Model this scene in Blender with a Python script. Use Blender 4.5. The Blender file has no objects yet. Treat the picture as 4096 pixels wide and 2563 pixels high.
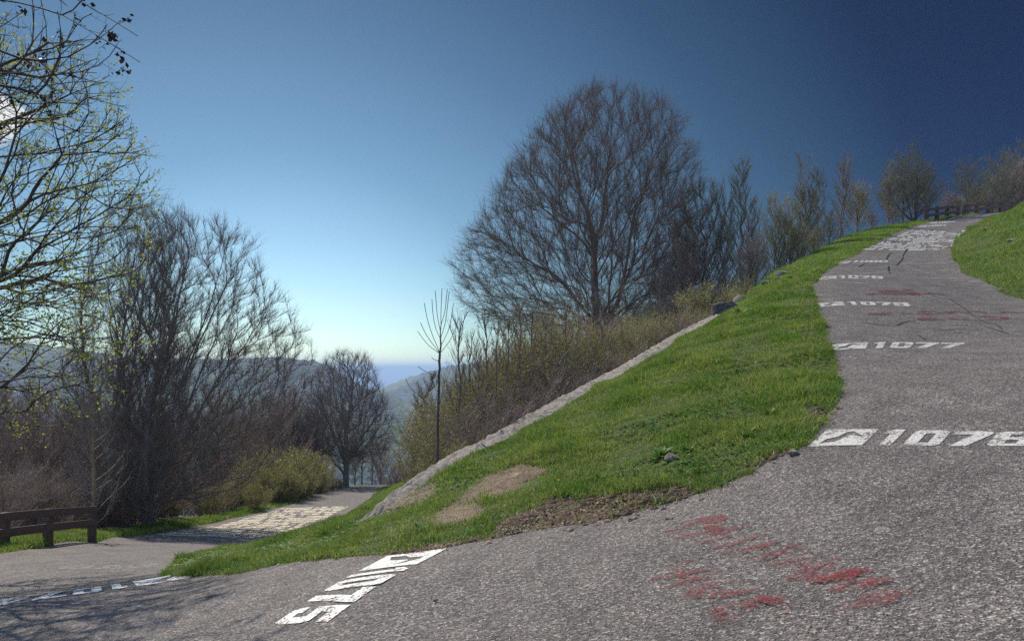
import bpy, math, random
import numpy as np
from mathutils.geometry import delaunay_2d_cdt
from mathutils import Vector

scene = bpy.context.scene
# ------------------------------------------------------------------ camera
F = 682.67; CU = 512.0; CV = 368.0; EYE = 1.6
cam_data = bpy.data.cameras.new("camera")
cam_data.lens = 24.0; cam_data.sensor_width = 36.0
cam_data.shift_y = 48.0 / 1024.0
cam_data.clip_start = 0.05; cam_data.clip_end = 90000.0
cam = bpy.data.objects.new("camera", cam_data)
scene.collection.objects.link(cam)
cam.location = (0, 0, EYE); cam.rotation_euler = (math.radians(90), 0, 0)
scene.camera = cam
# ------------------------------------------------------------------ light
SUN_AZ = math.radians(-38.0)       # from +Y towards +X; negative is left
SUN_EL = math.radians(47.0)
world = bpy.data.worlds.new("World"); scene.world = world; world.use_nodes = True
wn = world.node_tree.nodes; wl = world.node_tree.links
for n in list(wn): wn.remove(n)
w_out = wn.new("ShaderNodeOutputWorld"); w_bg = wn.new("ShaderNodeBackground")
w_sky = wn.new("ShaderNodeTexSky"); w_sky.sky_type = 'NISHITA'; w_sky.sun_disc = False
w_sky.sun_elevation = SUN_EL; w_sky.sun_rotation = SUN_AZ
w_sky.altitude = 1080; w_sky.air_density = 1.0; w_sky.dust_density = 0.3; w_sky.ozone_density = 1.2
w_bg.inputs[1].default_value = 0.148
# deep polarised blue away from the sun, paler low above the valley, brightened behind the camera as added fill
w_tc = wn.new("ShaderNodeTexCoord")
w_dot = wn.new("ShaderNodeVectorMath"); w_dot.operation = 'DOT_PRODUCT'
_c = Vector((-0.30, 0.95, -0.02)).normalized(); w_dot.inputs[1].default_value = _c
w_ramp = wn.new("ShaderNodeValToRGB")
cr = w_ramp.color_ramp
cr.elements[0].position = 0.0; cr.elements[0].color = (1.25, 1.25, 1.3, 1)  # sky behind the camera raised as added fill for the backlit trees
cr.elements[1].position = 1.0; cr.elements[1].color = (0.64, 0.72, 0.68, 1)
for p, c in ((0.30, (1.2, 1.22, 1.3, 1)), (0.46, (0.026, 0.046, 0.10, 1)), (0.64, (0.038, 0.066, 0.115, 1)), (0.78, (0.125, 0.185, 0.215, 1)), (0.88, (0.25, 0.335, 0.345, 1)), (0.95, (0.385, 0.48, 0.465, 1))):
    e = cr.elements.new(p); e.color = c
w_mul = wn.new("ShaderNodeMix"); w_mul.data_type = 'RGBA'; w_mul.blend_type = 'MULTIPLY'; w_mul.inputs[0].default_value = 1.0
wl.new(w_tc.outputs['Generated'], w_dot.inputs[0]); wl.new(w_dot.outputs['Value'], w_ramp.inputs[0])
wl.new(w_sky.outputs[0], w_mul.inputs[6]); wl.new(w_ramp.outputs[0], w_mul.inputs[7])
# one small fair-weather cloud low in the left sky
w_nz = wn.new("ShaderNodeTexNoise"); w_nz.inputs["Scale"].default_value = 26; w_nz.inputs["Detail"].default_value = 7; w_nz.inputs["Roughness"].default_value = .55
wl.new(w_tc.outputs['Generated'], w_nz.inputs["Vector"])
w_sub = wn.new("ShaderNodeVectorMath"); w_sub.operation = 'SUBTRACT'; w_sub.inputs[1].default_value = Vector((-0.748, 1.0, 0.373)).normalized(); wl.new(w_tc.outputs['Generated'], w_sub.inputs[0])
w_len = wn.new("ShaderNodeVectorMath"); w_len.operation = 'LENGTH'; wl.new(w_sub.outputs[0], w_len.inputs[0])
w_a = wn.new("ShaderNodeMath"); w_a.operation = 'MULTIPLY_ADD'; w_a.inputs[1].default_value = -0.065; wl.new(w_nz.outputs["Fac"], w_a.inputs[0]); wl.new(w_len.outputs["Value"], w_a.inputs[2])
w_m = wn.new("ShaderNodeMapRange"); w_m.inputs[1].default_value = -.004; w_m.inputs[2].default_value = -.012; wl.new(w_a.outputs[0], w_m.inputs[0])
w_cl = wn.new("ShaderNodeMix"); w_cl.data_type = 'RGBA'; w_cl.inputs[7].default_value = (4.6, 4.7, 4.9, 1)
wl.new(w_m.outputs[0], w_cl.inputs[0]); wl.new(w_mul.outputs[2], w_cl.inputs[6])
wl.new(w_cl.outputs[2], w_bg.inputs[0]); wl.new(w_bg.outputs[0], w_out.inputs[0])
sd = bpy.data.lights.new("sun", 'SUN'); sd.energy = 4.3; sd.angle = math.radians(0.5); sd.color = (1.0, 0.94, 0.85)
sun = bpy.data.objects.new("sun", sd); scene.collection.objects.link(sun)
sv = Vector((math.sin(SUN_AZ) * math.cos(SUN_EL), math.cos(SUN_AZ) * math.cos(SUN_EL), math.sin(SUN_EL)))
sun.rotation_euler = sv.to_track_quat('Z', 'Y').to_euler(); sun.location = (-20, 5, 30)
scene.view_settings.view_transform = 'Standard'; scene.view_settings.look = 'None'
scene.view_settings.exposure = 0.3; scene.view_settings.gamma = 1.0; scene.view_settings.use_curve_mapping = False
scene.cycles.max_bounces = 6; scene.cycles.diffuse_bounces = 3; scene.cycles.transparent_max_bounces = 12
scene.cycles.volume_bounces = 0
scene.cycles.use_denoising = False

# ------------------------------------------------------------------ helpers
def nz(seed):
    return np.random.default_rng(seed)

def mesh_np(name, verts, faces_list, mat=None, smooth=False, parent=None, mats=None, mat_idx=None):
    """faces_list: list of int arrays (n, k)."""
    me = bpy.data.meshes.new(name)
    verts = np.ascontiguousarray(verts, np.float32)
    faces_list = [np.asarray(f, np.int32) for f in faces_list if len(f)]
    me.vertices.add(len(verts)); me.vertices.foreach_set("co", verts.ravel())
    nl = sum(f.size for f in faces_list); npoly = sum(len(f) for f in faces_list)
    me.loops.add(nl); me.loops.foreach_set("vertex_index", np.concatenate([f.ravel() for f in faces_list]))
    me.polygons.add(npoly)
    tot = np.concatenate([np.full(len(f), f.shape[1], np.int32) for f in faces_list])
    st = np.concatenate([[0], np.cumsum(tot)[:-1]]).astype(np.int32)
    me.polygons.foreach_set("loop_start", st); me.polygons.foreach_set("loop_total", tot)
    if smooth: me.polygons.foreach_set("use_smooth", np.ones(npoly, bool))
    if mats:
        for m in mats: me.materials.append(m)
        me.polygons.foreach_set("material_index", np.asarray(mat_idx, np.int32))
    elif mat: me.materials.append(mat)
    me.update(calc_edges=True); me.validate()
    o = bpy.data.objects.new(name, me); scene.collection.objects.link(o)
    if parent: o.parent = parent
    return o

def tag(o, label=None, cat=None, group=None, kind=None):
    if label: o["label"] = label
    if cat: o["category"] = cat
    if group: o["group"] = group
    if kind: o["kind"] = kind
    return o

def empty(name, loc=(0, 0, 0), rz=0.0, label=None, cat=None, group=None):
    o = bpy.data.objects.new(name, None); scene.collection.objects.link(o)
    o.location = loc; o.rotation_euler = (0, 0, rz); o.empty_display_size = 0.3
    return tag(o, label, cat, group)

def copy_thing(src, loc, rz=0.0, scl=1.0, label=None, group=None):
    r = src.copy(); scene.collection.objects.link(r)
    r.location = loc; r.rotation_euler = (0, 0, rz); r.scale = (scl, scl, scl) if not isinstance(scl, tuple) else scl
    if label: r["label"] = label
    if group: r["group"] = group
    for ch in [c for c in scene.objects if c.parent == src]:
        c = ch.copy(); scene.collection.objects.link(c); c.parent = r
    return r

# ------------------------------------------------------------------ materials
class NT:
    def __init__(s, name, bump_dist=0.0):
        s.m = bpy.data.materials.new(name); s.m.use_nodes = True
        s.n = s.m.node_tree.nodes; s.l = s.m.node_tree.links
        s.b = s.n["Principled BSDF"]; s.b.inputs["Specular IOR Level"].default_value = 0.3
        s.tc = s.n.new("ShaderNodeTexCoord"); s.co = s.tc.outputs["Object"]
    def noise(s, scale, detail=4, rough=0.55, co=None, dist=0.0):
        t = s.n.new("ShaderNodeTexNoise"); t.inputs["Scale"].default_value = scale; t.inputs["Detail"].default_value = detail
        t.inputs["Roughness"].default_value = rough; t.inputs["Distortion"].default_value = dist
        s.l.new(co or s.co, t.inputs["Vector"]); return t.outputs["Fac"]
    def voro(s, scale, feature='F1', out="Distance", co=None, rnd=1.0):
        t = s.n.new("ShaderNodeTexVoronoi"); t.feature = feature; t.inputs["Scale"].default_value = scale
        t.inputs["Randomness"].default_value = rnd
        s.l.new(co or s.co, t.inputs["Vector"]); return t.outputs[out]
    def ramp(s, fac, stops):
        r = s.n.new("ShaderNodeValToRGB"); e = r.color_ramp.elements
        e[0].position = stops[0][0]; e[0].color = (*stops[0][1], 1); e[1].position = stops[-1][0]; e[1].color = (*stops[-1][1], 1)
        for p, c in stops[1:-1]:
            x = e.new(p); x.color = (*c, 1)
        s.l.new(fac, r.inputs[0]); return r.outputs[0]
    def mix(s, fac, a, b, mode='MIX'):
        x = s.n.new("ShaderNodeMix"); x.data_type = 'RGBA'; x.blend_type = mode
        for i, v in ((0, fac), (6, a), (7, b)):
            if isinstance(v, (int, float)): x.inputs[i].default_value = v
            elif isinstance(v, tuple): x.inputs[i].default_value = (*v, 1)
            else: s.l.new(v, x.inputs[i])
        return x.outputs[2]
    def math(s, op, a, b=0.0):
        x = s.n.new("ShaderNodeMath"); x.operation = op
        for i, v in ((0, a), (1, b)):
            if isinstance(v, (int, float)): x.inputs[i].default_value = v
            else: s.l.new(v, x.inputs[i])
        return x.outputs[0]
    def attr(s, name):
        a = s.n.new("ShaderNodeAttribute"); a.attribute_name = name; return a
    def bump(s, h, strength=0.5, dist=0.02, nrm=None):
        b = s.n.new("ShaderNodeBump"); b.inputs["Strength"].default_value = strength; b.inputs["Distance"].default_value = dist
        s.l.new(h, b.inputs["Height"])
        if nrm: s.l.new(nrm, b.inputs["Normal"])
        return b.outputs[0]
    def fin(s, col, rough=0.85, nrm=None, alpha=None):
        if isinstance(col, tuple): s.b.inputs["Base Color"].default_value = (*col, 1)
        else: s.l.new(col, s.b.inputs["Base Color"])
        if isinstance(rough, (int, float)): s.b.inputs["Roughness"].default_value = rough
        else: s.l.new(rough, s.b.inputs["Roughness"])
        if nrm: s.l.new(nrm, s.b.inputs["Normal"])
        if alpha is not None: s.l.new(alpha, s.b.inputs["Alpha"])
        return s.m

def bw(v): return (v, v, v)

def mat_asphalt():
    t = NT("asphalt")
    cell = t.voro(84.0, out="Color")
    sep = t.n.new("ShaderNodeSeparateColor"); t.l.new(cell, sep.inputs[0])
    stone = t.ramp(sep.outputs[0], [(0.0, (0.026, 0.021, 0.018)), (0.30, (0.072, 0.060, 0.052)), (0.62, (0.155, 0.131, 0.114)), (0.88, (0.285, 0.246, 0.214)), (1.0, (0.60, 0.53, 0.46))])
    fine = t.noise(120.0, 3)
    stone = t.mix(0.28, stone, t.ramp(fine, [(0.3, (0.05, 0.042, 0.038)), (0.7, (0.26, 0.222, 0.198))]))
    big = t.noise(0.55, 5, 0.6)
    stone = t.mix(t.math('MULTIPLY', t.ramp(big, [(0.35, bw(0)), (0.7, bw(1))]), 0.32), stone, t.mix(0.5, stone, (0.085, 0.073, 0.066)))
    patch = t.noise(2.3, 6, 0.65)
    stone = t.mix(1.0, stone, t.ramp(patch, [(0.3, bw(0.66)), (0.7, bw(1.2))]), 'MULTIPLY')
    hgt = t.voro(84.0, feature='SMOOTH_F1')
    n1 = t.bump(hgt, 0.9, 0.016)
    n2 = t.bump(t.voro(21.0), 0.4, 0.025, n1)
    n3 = t.bump(t.noise(1.8, 4), 0.3, 0.08, n2)
    return t.fin(stone, 0.78, n3)

def mat_paint(name, col, lo, hi, dirt=0.25):
    t = NT(name)
    w1 = t.noise(42.0, 5, 0.7); w2 = t.noise(4.0, 4, 0.6)
    s = t.math('ADD', t.math('MULTIPLY', w1, 0.65), t.math('MULTIPLY', w2, 0.35))
    a = t.ramp(s, [(lo, bw(0)), (hi, bw(1))])
    c = t.mix(t.math('MULTIPLY', t.noise(9.0, 4), dirt), col, tuple(x * 0.55 for x in col))
    n1 = t.bump(t.voro(75.0, feature='SMOOTH_F1'), 0.5, 0.010)
    return t.fin(c, 0.62, n1, a)

def mat_ground():
    t = NT("ground_soil")
    g = t.attr("cover")          # r grass, g bare earth, b dry straw
    sep = t.n.new("ShaderNodeSeparateColor"); t.l.new(g.outputs["Color"], sep.inputs[0])
    litter = t.ramp(t.noise(7.0, 6, 0.7), [(0.3, (0.035, 0.026, 0.018)), (0.5, (0.085, 0.063, 0.043)), (0.72, (0.17, 0.125, 0.085))])
    green = t.ramp(t.noise(16.0, 8, 0.75), [(0.3, (0.020, 0.032, 0.008)), (0.5, (0.060, 0.092, 0.018)), (0.62, (0.12, 0.15, 0.035)), (0.75, (0.22, 0.19, 0.09))])
    earth = t.ramp(t.noise(14.0, 6, 0.7), [(0.3, (0.03, 0.019, 0.013)), (0.52, (0.10, 0.064, 0.044)), (0.72, (0.23, 0.155, 0.11))])
    straw = t.ramp(t.noise(22.0, 6, 0.75), [(0.3, (0.20, 0.14, 0.095)), (0.5, (0.40, 0.30, 0.21)), (0.7, (0.60, 0.47, 0.34))])
    c = t.mix(sep.outputs[0], litter, green); c = t.mix(sep.outputs[1], c, earth); c = t.mix(t.math('MULTIPLY', sep.outputs[2], t.ramp(t.noise(5.5, 6, .7), [(0.36, bw(.1)), (0.56, bw(1))])), c, straw)
    n = t.bump(t.noise(18.0, 6, 0.7), 0.9, 0.06); n = t.bump(t.noise(2.5, 4), 0.5, 0.2, n)
    return t.fin(c, 0.95, n)

def mat_hill():
    t = NT("wooded_hill")
    cell = t.voro(0.10, out="Color"); sep = t.n.new("ShaderNodeSeparateColor"); t.l.new(cell, sep.inputs[0])
    tree = t.ramp(sep.outputs[0], [(0.0, (0.022, 0.026, 0.020)), (0.5, (0.050, 0.048, 0.034)), (0.8, (0.068, 0.080, 0.034)), (1.0, (0.095, 0.115, 0.042))])
    big = t.noise(0.004, 5, 0.6)
    c = t.mix(t.ramp(big, [(0.45, bw(0)), (0.62, bw(1))]), tree, t.mix(0.5, tree, (0.07, 0.13, 0.04)))
    g = t.attr("meadow")
    sp = t.n.new("ShaderNodeSeparateColor"); t.l.new(g.outputs["Color"], sp.inputs[0])
    c = t.mix(sp.outputs[0], c, t.ramp(t.noise(0.03, 5), [(0.35, (0.13, 0.15, 0.07)), (0.65, (0.20, 0.19, 0.11))]))
    n = t.bump(t.voro(0.10), 1.0, 6.0)
    return t.fin(c, 0.95, n)

def mat_bark(name, lo, hi, sc=6.0, lichen=0.0, bmp=0.03):
    t = NT(name)
    mp = t.n.new("ShaderNodeMapping"); mp.inputs["Scale"].default_value = (1, 1, 0.22); t.l.new(t.co, mp.inputs[0])
    f = t.noise(sc * 4, 6, 0.65, mp.outputs[0])
    c = t.ramp(f, [(0.3, lo), (0.7, hi)])
    if lichen:
        c = t.mix(t.math('MULTIPLY', t.ramp(t.noise(2.2, 5, 0.7), [(0.5, bw(0)), (0.62, bw(1))]), lichen), c, (0.30, 0.30, 0.27))
    return t.fin(c, 0.9, t.bump(f, 0.7, bmp))

def mat_leaf(name, cols, sc=3.0, trans=0.35, rough=0.55):
    t = NT(name)
    gi = t.n.new("ShaderNodeNewGeometry")
    c = t.ramp(gi.outputs["Random Per Island"], [(i / (len(cols) - 1), x) for i, x in enumerate(cols)])
    c = t.mix(0.35, c, t.ramp(t.noise(sc, 3), [(0.35, cols[0]), (0.65, cols[-1])]))
    t.fin(c, rough)
    tr = t.n.new("ShaderNodeBsdfTranslucent"); t.l.new(c, tr.inputs[0])
    mx = t.n.new("ShaderNodeMixShader"); mx.inputs[0].default_value = trans
    out = t.n["Material Output"]
    t.l.new(t.b.outputs[0], mx.inputs[1]); t.l.new(tr.outputs[0], mx.inputs[2]); t.l.new(mx.outputs[0], out.inputs[0])
    return t.m

M = {}
M['asphalt'] = mat_asphalt()
M['white'] = mat_paint("white_road_paint", (0.84, 0.80, 0.71), 0.42, 0.49, 0.5)
M['cream'] = mat_paint("cream_road_paint", (0.90, 0.80, 0.58), 0.36, 0.43)
M['grimy'] = mat_paint("grimy_white_road_paint", (0.66, 0.62, 0.55), 0.42, 0.51, 0.7)
M['white_mid'] = mat_paint("weathered_road_paint", (0.66, 0.62, 0.56), 0.42, 0.52)
M['faded'] = mat_paint("faded_or_shaded_road_paint", (0.42, 0.39, 0.36), 0.47, 0.66)  # worn paint; also a dimmed tone for the number in branch shade
M['red'] = mat_paint("red_road_paint", (0.21, 0.030, 0.032), 0.45, 0.63)
M['dullred'] = mat_paint("dull_red_road_paint", (0.16, 0.04, 0.038), 0.42, 0.60)
M['tar'] = mat_paint("dark_crack", (0.018, 0.018, 0.018), 0.36, 0.46)
M['ground'] = mat_ground()
M['hill'] = mat_hill()
M['beech'] = mat_bark("grey_brown_bark", (0.11, 0.09, 0.076), (0.36, 0.305, 0.26), 5, 0.35)
M['twig'] = mat_bark("brown_twig", (0.12, 0.090, 0.074), (0.30, 0.235, 0.19), 8)
M['twig2'] = mat_bark("red_brown_twig", (0.18, 0.125, 0.105), (0.42, 0.31, 0.255), 8)
M['dark'] = mat_bark("dark_bark", (0.045, 0.036, 0.03), (0.15, 0.12, 0.095), 6, 0.2)
M['beechtwig'] = mat_bark('beech_twig', (0.10, 0.066, 0.050), (0.27, 0.185, 0.14), 8)
M['pale'] = mat_bark("pale_bark", (0.13, 0.10, 0.08), (0.36, 0.30, 0.24), 6)
M['olive'] = mat_bark("olive_twig", (0.22, 0.17, 0.09), (0.50, 0.39, 0.23), 8)
M['greyolive'] = mat_bark('grey_olive_twig', (0.10, 0.09, 0.065), (0.27, 0.245, 0.17), 8)
M['bud'] = mat_leaf("spring_leaf", [(0.18, 0.22, 0.03), (0.34, 0.38, 0.07), (0.50, 0.50, 0.13)], trans=.5)
M['bud_dim'] = mat_leaf("olive_leaf", [(0.09, 0.09, 0.02), (0.16, 0.155, 0.04), (0.25, 0.23, 0.07)])
M['bud_yel'] = mat_leaf("yellow_green_leaf", [(0.16, 0.165, 0.03), (0.30, 0.29, 0.06), (0.44, 0.41, 0.12)])
M['seed'] = mat_leaf("seed_cluster", [(0.02, 0.012, 0.010), (0.05, 0.025, 0.02)], trans=0.1)
M['grass'] = mat_leaf("grass_blade", [(0.042, 0.110, 0.010), (0.095, 0.215, 0.016), (0.19, 0.325, 0.034), (0.40, 0.41, 0.12)], 1.3, 0.50, 0.8)
M['straw'] = mat_leaf("dry_straw", [(0.22, 0.155, 0.10), (0.42, 0.32, 0.21), (0.62, 0.50, 0.35)], 4, 0.15)
M['litter'] = mat_leaf("dry_leaf", [(0.08, 0.045, 0.028), (0.20, 0.12, 0.075), (0.42, 0.30, 0.20)], 4, 0.15)

def mat_wall():
    t = NT("rough_concrete_cap")
    c = t.ramp(t.noise(9.0, 8, 0.75), [(0.28, (0.095, 0.08, 0.066)), (0.5, (0.30, 0.26, 0.215)), (0.75, (0.56, 0.50, 0.43))])
    c = t.mix(t.math('MULTIPLY', t.ramp(t.noise(2.4, 5, 0.7), [(0.52, bw(0)), (0.62, bw(1))]), 0.5), c, (0.10, 0.095, 0.05))
    n = t.bump(t.noise(26.0, 8, 0.8), 1.0, 0.04); n = t.bump(t.voro(30.0), 0.5, 0.02, n)
    return t.fin(c, 0.92, n)
M['wall'] = mat_wall()
def mat_rock():
    t = NT("rock")
    c = t.ramp(t.noise(5.0, 8, 0.7), [(0.3, (0.09, 0.08, 0.075)), (0.55, (0.22, 0.20, 0.18)), (0.75, (0.38, 0.35, 0.31))])
    return t.fin(c, 0.9, t.bump(t.noise(12.0, 8, 0.7), 0.9, 0.05))
M['rock'] = mat_rock()
def mat_wood():
    t = NT("weathered_fence_wood")
    mp = t.n.new("ShaderNodeMapping"); mp.inputs["Scale"].default_value = (1.2, 14, 14); t.l.new(t.co, mp.inputs[0])
    f = t.noise(3.0, 6, 0.6, mp.outputs[0])
    c = t.ramp(f, [(0.3, (0.075, 0.040, 0.032)), (0.6, (0.16, 0.095, 0.078)), (0.8, (0.25, 0.17, 0.14))])
    return t.fin(c, 0.8, t.bump(f, 0.5, 0.01))
M['wood'] = mat_wood()
def flat_mat(name, col, rough=0.7):
    t = NT(name); return t.fin(t.ramp(t.noise(8, 3), [(0.3, tuple(x * 0.75 for x in col)), (0.7, col)]), rough)
M['yellow'] = flat_mat("dandelion_petal", (0.80, 0.52, 0.02))
M['stem'] = flat_mat("green_stem", (0.10, 0.18, 0.03))
M['housewall'] = flat_mat("house_plaster", (0.75, 0.70, 0.62))
M['roof'] = flat_mat("roof_tile", (0.30, 0.14, 0.09))

def mat_darkrock():
    t = NT("dark_rock"); c = t.ramp(t.noise(6.0, 8, 0.7), [(0.3, (0.035, 0.030, 0.028)), (0.55, (0.09, 0.078, 0.070)), (0.75, (0.22, 0.20, 0.17))]); return t.fin(c, 0.9, t.bump(t.noise(12.0, 8, 0.7), 0.9, 0.05))
M['darkrock'] = mat_darkrock()
# ------------------------------------------------------------------ terrain
WALL_T = [(-1.85, 9.5, -.39), (-1.31, 10.2, -.06), (-.74, 10.97, .187), (-.07, 11.85, .42), (.66, 12.8, .756), (1.68, 14.16, 1.185),
          (3.1, 16.04, 1.79), (4.28, 17.6, 2.35), (6.1, 20.0, 3.12)]
SEC_L = [(12, -9.9, -5.8, -1.85, -1.75), (16, -11.1, -6.7, -2.6, -2.65), (20, -12.2, -7.4, -3.5, -3.55), (23, -13.0, -7.9, -4.1, -4.15), (26, -13.7, -8.2, -4.7, -4.75), (29, -13.9, -8.25, -5.2, -5.2),
         (32, -14.0, -8.3, -5.65, -5.6), (36, -13.8, -8.5, -6.1, -6.05), (40, -13.5, -8.9, -6.5, -6.45), (45, -13.6, -9.3, -7.05, -7.0), (50, -14.1, -9.9, -7.6, -7.55), (56, -14.7, -10.7, -8.3, -8.3), (62, -14.8, -11.4, -9.0, -9.0),
         (70, -14.9, -12.1, -10.15, -10.15), (77, -15, -12.6, -12.0, -12.0)]
SEC_U = [(16, 7.1, 12.0, 3.22, 3.22), (18.3, 8.1, 12.8, 3.9, 3.85), (21, 9.7, 13.9, 4.6, 4.5), (24, 11.6, 15.5, 5.42, 5.4), (28, 14.6, 18.1, 6.55, 6.52), (31, 16.7, 20.2, 7.42, 7.4), (34, 19, 22.4, 8.3, 8.28), (37, 21.3, 24.8, 9.17, 9.15),
         (40, 23.7, 27.3, 10.02, 10.0), (44, 27, 30.8, 11.1, 11.2), (48, 31, 34.4, 12.25, 12.4), (52, 35, 37.8, 13.3, 13.5), (56, 39.5, 42, 14.4, 14.6), (60, 43.7, 48, 15.55, 15.6)]
def secpts(S):
    out = []
    for y, xl, xr, zl, zr in S:
        for k in (0, .33, .67, 1): out.append((xl + (xr - xl) * k, y, zl + (zr - zl) * k))
    return out
COMMON = secpts(SEC_L) + [(0, 4.2, .08), (-1.1, 5.1, -.03), (-.6, 6.1, 0), (-.8, 6.2, -.05), (-1.7, 6.7, -.25), (-2.27, 7.08, -.4), (-3.2, 7.8, -.75), (-4.3, 8.7, -1.03),
          (-5.7, 7.6, -1.05), (0, 0, 0), (0, -3, -.1), (-5, 0, -.95), (-8, 5, -1.45), (-3, 3.5, -.45), (3, 0, .55), (6, 0, 1.1), (-2, 5, -.3), (-5.0, 10, -1.35), (-9.6, 9, -1.6), (-9.5, 4, -1.6),
          (-12.8, 17, -2.58), (-15.2, 26, -4.5), (-15, 40, -6.3), (-16.2, 56, -8.1), (-11.6, 13, -1.95), (-15.6, 32, -5.35), (-15.3, 48, -7.2), (-16.5, 66, -9.4), (-14, 21.5, -3.5),
          (-18, 17, -4.0), (-21, 26, -6.8), (-20, 40, -8.6), (-22, 56, -11.5), (-30, 30, -12), (-30, 10, -9), (-14, 8, -2.6), (-13, 3, -2.6), (-18, 10, -4.5), (-34, 50, -17), (-40, 70, -24)]
U_PTS = COMMON + secpts(SEC_U) + [(x, y, z - .03) for x, y, z in WALL_T] + [
    (1.1, 6.05, .33), (1.85, 6.06, .56), (2.35, 6.07, .78), (2.74, 6.4, .88), (4.2, 5.6, .98), (3.5, 5.9, .93), (3.19, 7.07, 1.02), (3.83, 8, 1.27), (4.5, 9.5, 1.53), (5.3, 11.5, 2.09), (6.5, 14.3, 2.8),
    (7.3, 11, 2.0), (7, 4, 1.5), (9, 9, 2.1), (5, 2.5, .9), (10, 3, 2.0), (11.5, 12, 2.6),
    (14.2, 16, 4.3), (15.3, 19, 5.1), (16.2, 21, 5.75), (20.2, 28, 7.9), (24.4, 34, 9.2), (29.3, 40, 10.75), (33.4, 45, 11.95), (37.6, 50, 13.1), (18.5, 21, 7.2), (23, 28, 9.5), (32.5, 40, 12.4), (37, 45, 14.0), (41, 52, 14.7), (46, 53, 16.6),
    (25, 22, 11), (40, 38, 18), (14, 10, 3.6), (18, 12, 6), (14, 3, 3.0), (60, 60, 21), (46, 57, 16.6), (52, 63, 17.3)]
L_PTS = COMMON + [(1.1, 6.05, .1), (-2.1, 9.8, -.6), (-1.7, 10.6, -.75), (-1.15, 11.3, -.85), (-.5, 12.2, -.85), (.2, 13.1, -.8), (1.2, 14.5, -.6), (2.6, 16.4, -.1), (3.8, 18, .5), (5.7, 20.4, 1.6),
    (-3.9, 11.6, -1.35), (-4.4, 16.5, -2.2), (-3.6, 20, -2.2), (-3.4, 25, -2.6), (-5.8, 30, -3.9), (-6, 40, -5.3), (-6.5, 50, -6.0), (2, 25, .2), (6, 30, 2.2), (4.6, 38, 0), (12, 34, 4.5), (0, 50, -4.5), (10, 50, 1.5), (20, 50, 6.5),
    (30, 58, 10), (-4, 70, -8), (14, 70, 0), (8.2, 24.3, 3.6), (12.6, 31, 5.4), (16.8, 36.6, 7.4), (24.8, 46.5, 10.3), (33.5, 55, 12.6), (46, 64, 15.4)]

def tps_fit(P, lam=1e-4):
    P = np.array(P, float); X = P[:, :2]; n = len(P)
    d = np.linalg.norm(X[:, None] - X[None], axis=2)
    K = np.where(d > 0, d * d * np.log(d + 1e-12), 0.0) + lam * n * np.eye(n)
    A = np.zeros((n + 3, n + 3)); A[:n, :n] = K; A[:n, n] = 1; A[:n, n + 1:] = X; A[n, :n] = 1; A[n + 1:, :n] = X.T
    w = np.linalg.solve(A, np.concatenate([P[:, 2], [0, 0, 0]]))
    return X, w

def tps_eval(fit, x, y):
    X, w = fit; x = np.asarray(x, float); sh = x.shape; x = x.ravel(); y = np.asarray(y, float).ravel()
    out = np.empty(len(x)); n = len(X)
    for i in range(0, len(x), 40000):
        xx = x[i:i + 40000]; yy = y[i:i + 40000]
        d2 = (xx[:, None] - X[None, :, 0]) ** 2 + (yy[:, None] - X[None, :, 1]) ** 2
        out[i:i + 40000] = (0.5 * d2 * np.log(d2 + 1e-12)) @ w[:n] + w[n] + w[n + 1] * xx + w[n + 2] * yy
    return out.reshape(sh)

FU = tps_fit(U_PTS); FL = tps_fit(L_PTS)
WLINE = np.array([(-9.8, -1.0)] + [(a, b) for a, b, c in WALL_T] + [(9.0, 24.0), (13.3, 30), (17.5, 35.8), (25.5, 46), (34, 54), (45, 63), (70, 80)])

def line_dist(x, y, L):
    """signed distance, negative to the left of the line"""
    x = np.asarray(x, float); y = np.asarray(y, float)
    best = np.full(x.shape, 1e9); sgn = np.ones(x.shape)
    for (ax, ay), (bx, by) in zip(L[:-1], L[1:]):
        dx, dy = bx - ax, by - ay; ll = dx * dx + dy * dy
        t = np.clip(((x - ax) * dx + (y - ay) * dy) / ll, 0, 1)
        d = np.hypot(x - ax - t * dx, y - ay - t * dy)
        s = np.where((x - ax) * dy - (y - ay) * dx > 0, 1.0, -1.0)
        m = d < best - 1e-9
        best = np.where(m, d, best); sgn = np.where(m, s, sgn)
    return best * sgn

def sstep(a, b, x):
    t = np.clip((x - a) / (b - a), 0, 1); return t * t * (3 - 2 * t)

def lowfreq(x, y, s, seed=0):
    r = np.random.RandomState(seed); o = np.zeros(np.shape(x))
    for k in range(6):
        a = r.uniform(0, 6.28); f = s * r.uniform(.6, 1.9); p = r.uniform(0, 6.28)
        o = o + np.sin((x * math.cos(a) + y * math.sin(a)) * f + p)
    return o / 6

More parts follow.
